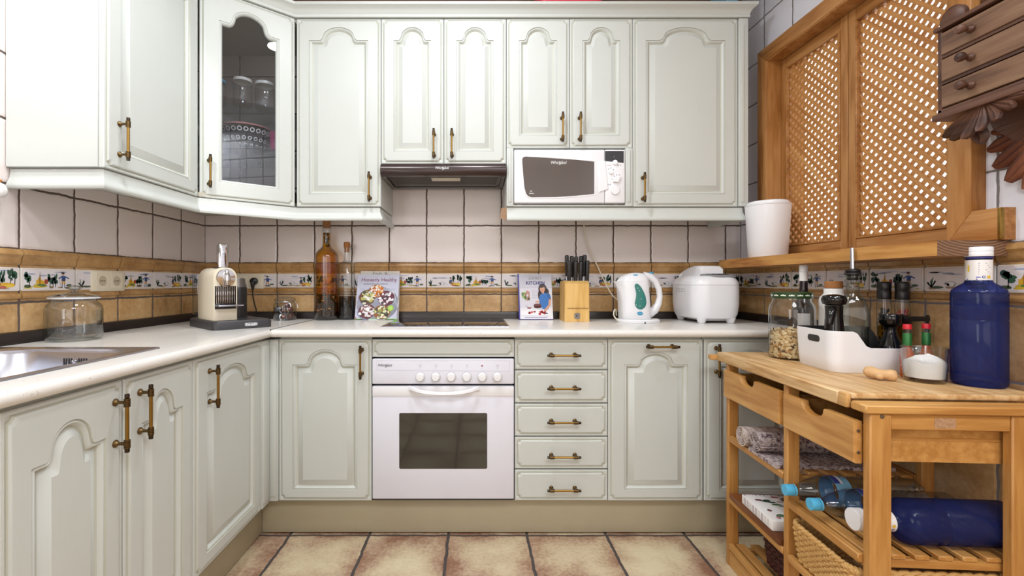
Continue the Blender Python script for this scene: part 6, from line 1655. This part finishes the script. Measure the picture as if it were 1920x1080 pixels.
def quilt(name, base, dark, sc_):
    t = NT(name); p = t.pos(); s_ = t.n('ShaderNodeSeparateXYZ'); t.l(p, s_.inputs[0])
    a = t.math('SINE', t.math('MULTIPLY', t.math('ADD', s_.outputs[0], s_.outputs[2]), 130.0)); b = t.math('SINE', t.math('MULTIPLY', t.math('SUBTRACT', s_.outputs[0], s_.outputs[2]), 130.0))
    qd = t.math('MINIMUM', t.math('ABSOLUTE', a), t.math('ABSOLUTE', b)); n1 = t.noise(p, sc_, 4, .65); n2 = t.noise(p, 300, 2)
    c_ = t.ramp(t.math('MULTIPLY_ADD', n1, .8, t.math('MULTIPLY', n2, .2)), [(.40, X(dark)), (.52, X(base)), (.75, sc(X(base), 1.15))])
    t.bsdf(c_, .9, 0, .1, t.bump(t.math('ADD', t.math('POWER', qd, .4), t.math('MULTIPLY', n2, .3)), .6, .003)); return t.m
MAT['quilt_a'] = quilt('pale_quilt', 'cbbcb4', '9d8d88', 60); MAT['quilt_b'] = quilt('floral_quilt', 'b7aaa8', '5f4b55', 90)
tag(roll('rolled_mat', 'pale quilted table mat rolled up at the far end of the trolley shelf', q1, .37, .037, -TH, 'quilt_a'), 'pale quilted table mat rolled up at the far end of the trolley shelf', 'table mat')
tag(roll('rolled_mat', '', q2, .37, .036, -TH-.02, 'quilt_b'), 'patterned quilted table mat rolled up, nearest the trolley middle leg', 'table mat')
mb = MB(CM)
mb.loft([[(.004+.36*i/20, y, .504+z+.0012*math.sin(i*1.3+y*40)) for y, z in ((.300, 0), (.465, 0), (.465, .0105), (.300, .0105))] for i in range(21)])
tag(obj('folded_mat', mb, 'quilt_b'), 'flat folded quilted mat underneath the patterned roll', 'table mat')
# napkin pack on a board
mb = MB(CM); mb.box(.004, .36, .285, .60, .2685, .288, .003); tag(obj('wooden_board', mb, 'brownboard'), 'dark brown wooden board on the middle shelf of the trolley', 'board')
mb = MB(CM); mb.box(.010, .20, .330, .520, .2885, .322, .004, 2); c = tag(obj('napkin_pack', mb, 'paper'), 'white floral napkin pack lying on the dark brown board', 'napkins')
random.seed(11); A = Art()
for k in range(26):
    x, y = random.uniform(.02, .18), random.uniform(.02, .17)
    A.ell(random.choice(['3c6a4a', '567a58', '8d3b46', '6b3a44', '2f4a3c', 'b9848c', '8a8590']), x, y, random.uniform(.006, .018), random.uniform(.004, .010), 1+k % 3, 10, .3)
for k in range(14): A.rect(random.choice(['b9b3bb', 'd8cdd6', 'a7a3a8']), .185*k/14+.004, .176, .185*k/14+.010, .186, 1)
Print().put(A, lambda u, v, n: CM @ Vector((.010+u, .330+v, .3222+n)), base=.0001).obj('floral_print', c)
A = Art()
for k in range(9): A.rect(random.choice(['cfc5cf', 'e0dade', 'c0b4c0']), .02+.018*k, .004, .028+.018*k, .030, 1)
Print().put(A, lambda u, v, n: CM @ Vector((.0098-n, .520-u, .2885+v)), base=.0001).obj('side_print', c)
# wicker basket
def weave(mb, x0, x1, y0, y1, z0, z1, taper, rows, amp, r, nps, rad):
    for row in range(rows):
        t = row/(rows-1); s = taper*(1-t); z = z0+(z1-z0)*t
        base = rrpts(x0+s, x1-s, y0+s, y1-s, rad, 5); P = [Vector((p[0], p[1], 0)) for p in base]
        segs = [(P[i], P[(i+1) % len(P)]) for i in range(len(P))]; Ls = [(b-a).length for a, b in segs]; T = sum(Ls)
        pts = []
        N_ = nps
        for k in range(N_):
            d = T*k/N_; i = 0
            while d > Ls[i] and i < len(Ls)-1: d -= Ls[i]; i += 1
            a, b = segs[i]; dr = (b-a).normalized(); nr = Vector((dr.y, -dr.x, 0))
            ph = PI*(k+ (1 if row % 2 else 0)*.999*1.0)
            off = amp*math.sin(PI*k/2+(PI if row % 2 else 0))
            pts.append(a+dr*d+nr*off+Vector((0, 0, z+amp*.5*math.cos(PI*k/2))))
        mb.tube(pts, r, 5, True)
c = thing('wicker_basket', 'woven seagrass basket under the bottle shelf of the trolley', 'basket', cw(.2, .115, .262))
mb = MB(CM); weave(mb, .012, .383, -.008, .236, .2725, .364, .010, 13, .0034, .0060, 190, .025); obj('woven_wall', mb, 'wicker', c, ang=60)
mb = MB(CM); rp = rrpts(.012, .384, -.008, .236, .028, 6)
for s in (0, 1):
    P = [Vector((p[0], p[1], .372)) for p in rp]; n = len(P); dense = []
    for i in range(n):
        for k in range(5 if i % 7 != 6 else 26):
            m_ = 5 if i % 7 != 6 else 26
            dense.append(P[i].lerp(P[(i+1) % n], k/m_))
    P = [p+Vector((0, 0, .005*math.cos(1.3*i+PI*s)))+Vector((.003*math.sin(1.3*i+PI*s), .003*math.sin(1.3*i+PI*s), 0)) for i, p in enumerate(dense)]
    mb.tube(P, .0062, 6, True)
obj('plaited_rim', mb, 'wicker', c, ang=60)
mb = MB(CM); mb.box(.028, .368, .006, .220, .2622, .272); mb.loft([[(p[0], p[1], z) for p in rrpts(.018, .378, -.002, .230, .025, 4)] for z in (.272, .362)], False, False); obj('basket_lining', mb, 'wicker', c)
# maroon woven tub on the bottom shelf
c = thing('woven_tub', 'dark maroon woven tub on the bottom shelf of the trolley', 'basket', cw(.145, .42, .0885))
mb = MB(CM); weave(mb, .075, .25, .325, .52, .096, .222, .012, 11, .0022, .0066, 96, .03); obj('woven_wall', mb, 'maroon', c, ang=60)
mb = MB(CM); mb.box(.092, .232, .345, .50, .0886, .098); mb.loft([[(p[0], p[1], z) for p in rrpts(.088, .237, .338, .507, .025, 4)] for z in (.096, .22)], False, False); obj('tub_lining', mb, 'maroon', c)
# ============================================================ light and camera
def area(name, loc, target, size, power, col=(1, 1, 1), shape='DISK', sy=None, spread=None):
    L = bpy.data.lights.new(name, 'AREA'); L.energy = power; L.color = col; L.shape = shape; L.size = size
    if sy: L.size_y = sy
    if spread: L.spread = spread
    o = bpy.data.objects.new(name, L); link(o); o.location = loc
    o.rotation_euler = (Vector(target)-Vector(loc)).to_track_quat('-Z', 'Y').to_euler(); return o
area('ceiling_light_a', (-.60, 1.0, ZC-.04), (-.60, 1.0, 0), .3, 17, (.90, .95, 1))
area('ceiling_light_c', (.0, 1.47, ZC-.04), (.0, 1.47, 0), .13, 13, (.90, .95, 1))
area('right_fill_light', (1.15, -.35, ZC-.04), (1.15, -.35, 0), .3, 16, (.92, .96, 1))  # added fill, no known fixture: brightens the right wall and cabinets
area('ceiling_light_b', (.35, -.6, ZC-.04), (.35, -.6, 0), .9, 34, (.95, .97, 1))
area('left_window_light', (LEFT+.03, -.75, 1.55), (.6, 1.6, 1.0), 1.0, 22, (.90, .95, 1), 'RECTANGLE', 1.2)
area('rear_fill_light', (.2, Y0+.05, 1.5), (.1, 2.5, 1.1), 1.8, 18, (1, .95, .90), 'RECTANGLE', 1.5)  # added warm fill for the lower cabinets; no window known in this wall
L = bpy.data.lights.new('left_spot', 'SPOT'); L.energy = 60; L.spot_size = math.radians(42); L.spot_blend = .55; L.shadow_soft_size = .05; L.color = (.98, .99, 1)
o = bpy.data.objects.new('left_spot', L); link(o); o.location = (-1.0, .55, ZC-.08)
o.rotation_euler = (Vector((-1.34, 1.43, 1.95))-o.location).to_track_quat('-Z', 'Y').to_euler()
W = bpy.data.worlds.new('daylight'); S.world = W; W.use_nodes = True
W.node_tree.nodes['Background'].inputs[0].default_value = (1, .97, .93, 1); W.node_tree.nodes['Background'].inputs[1].default_value = 1.6
cam = bpy.data.cameras.new('camera'); co = bpy.data.objects.new('camera', cam); link(co)
co.location = (0, 0, H); co.rotation_euler = (PI/2, 0, 0)
cam.sensor_width = 36; cam.lens = F/1920*36; cam.shift_x = (960-CX)/1920; cam.shift_y = (CY-540)/1920
cam.clip_start = .02; S.camera = co
S.view_settings.view_transform = 'Standard'; S.view_settings.look = 'None'; S.view_settings.exposure = -0.12; S.view_settings.gamma = 1
S.view_settings.use_curve_mapping = False
S.cycles.max_bounces = 12; S.cycles.transparent_max_bounces = 24; S.cycles.use_denoising = True
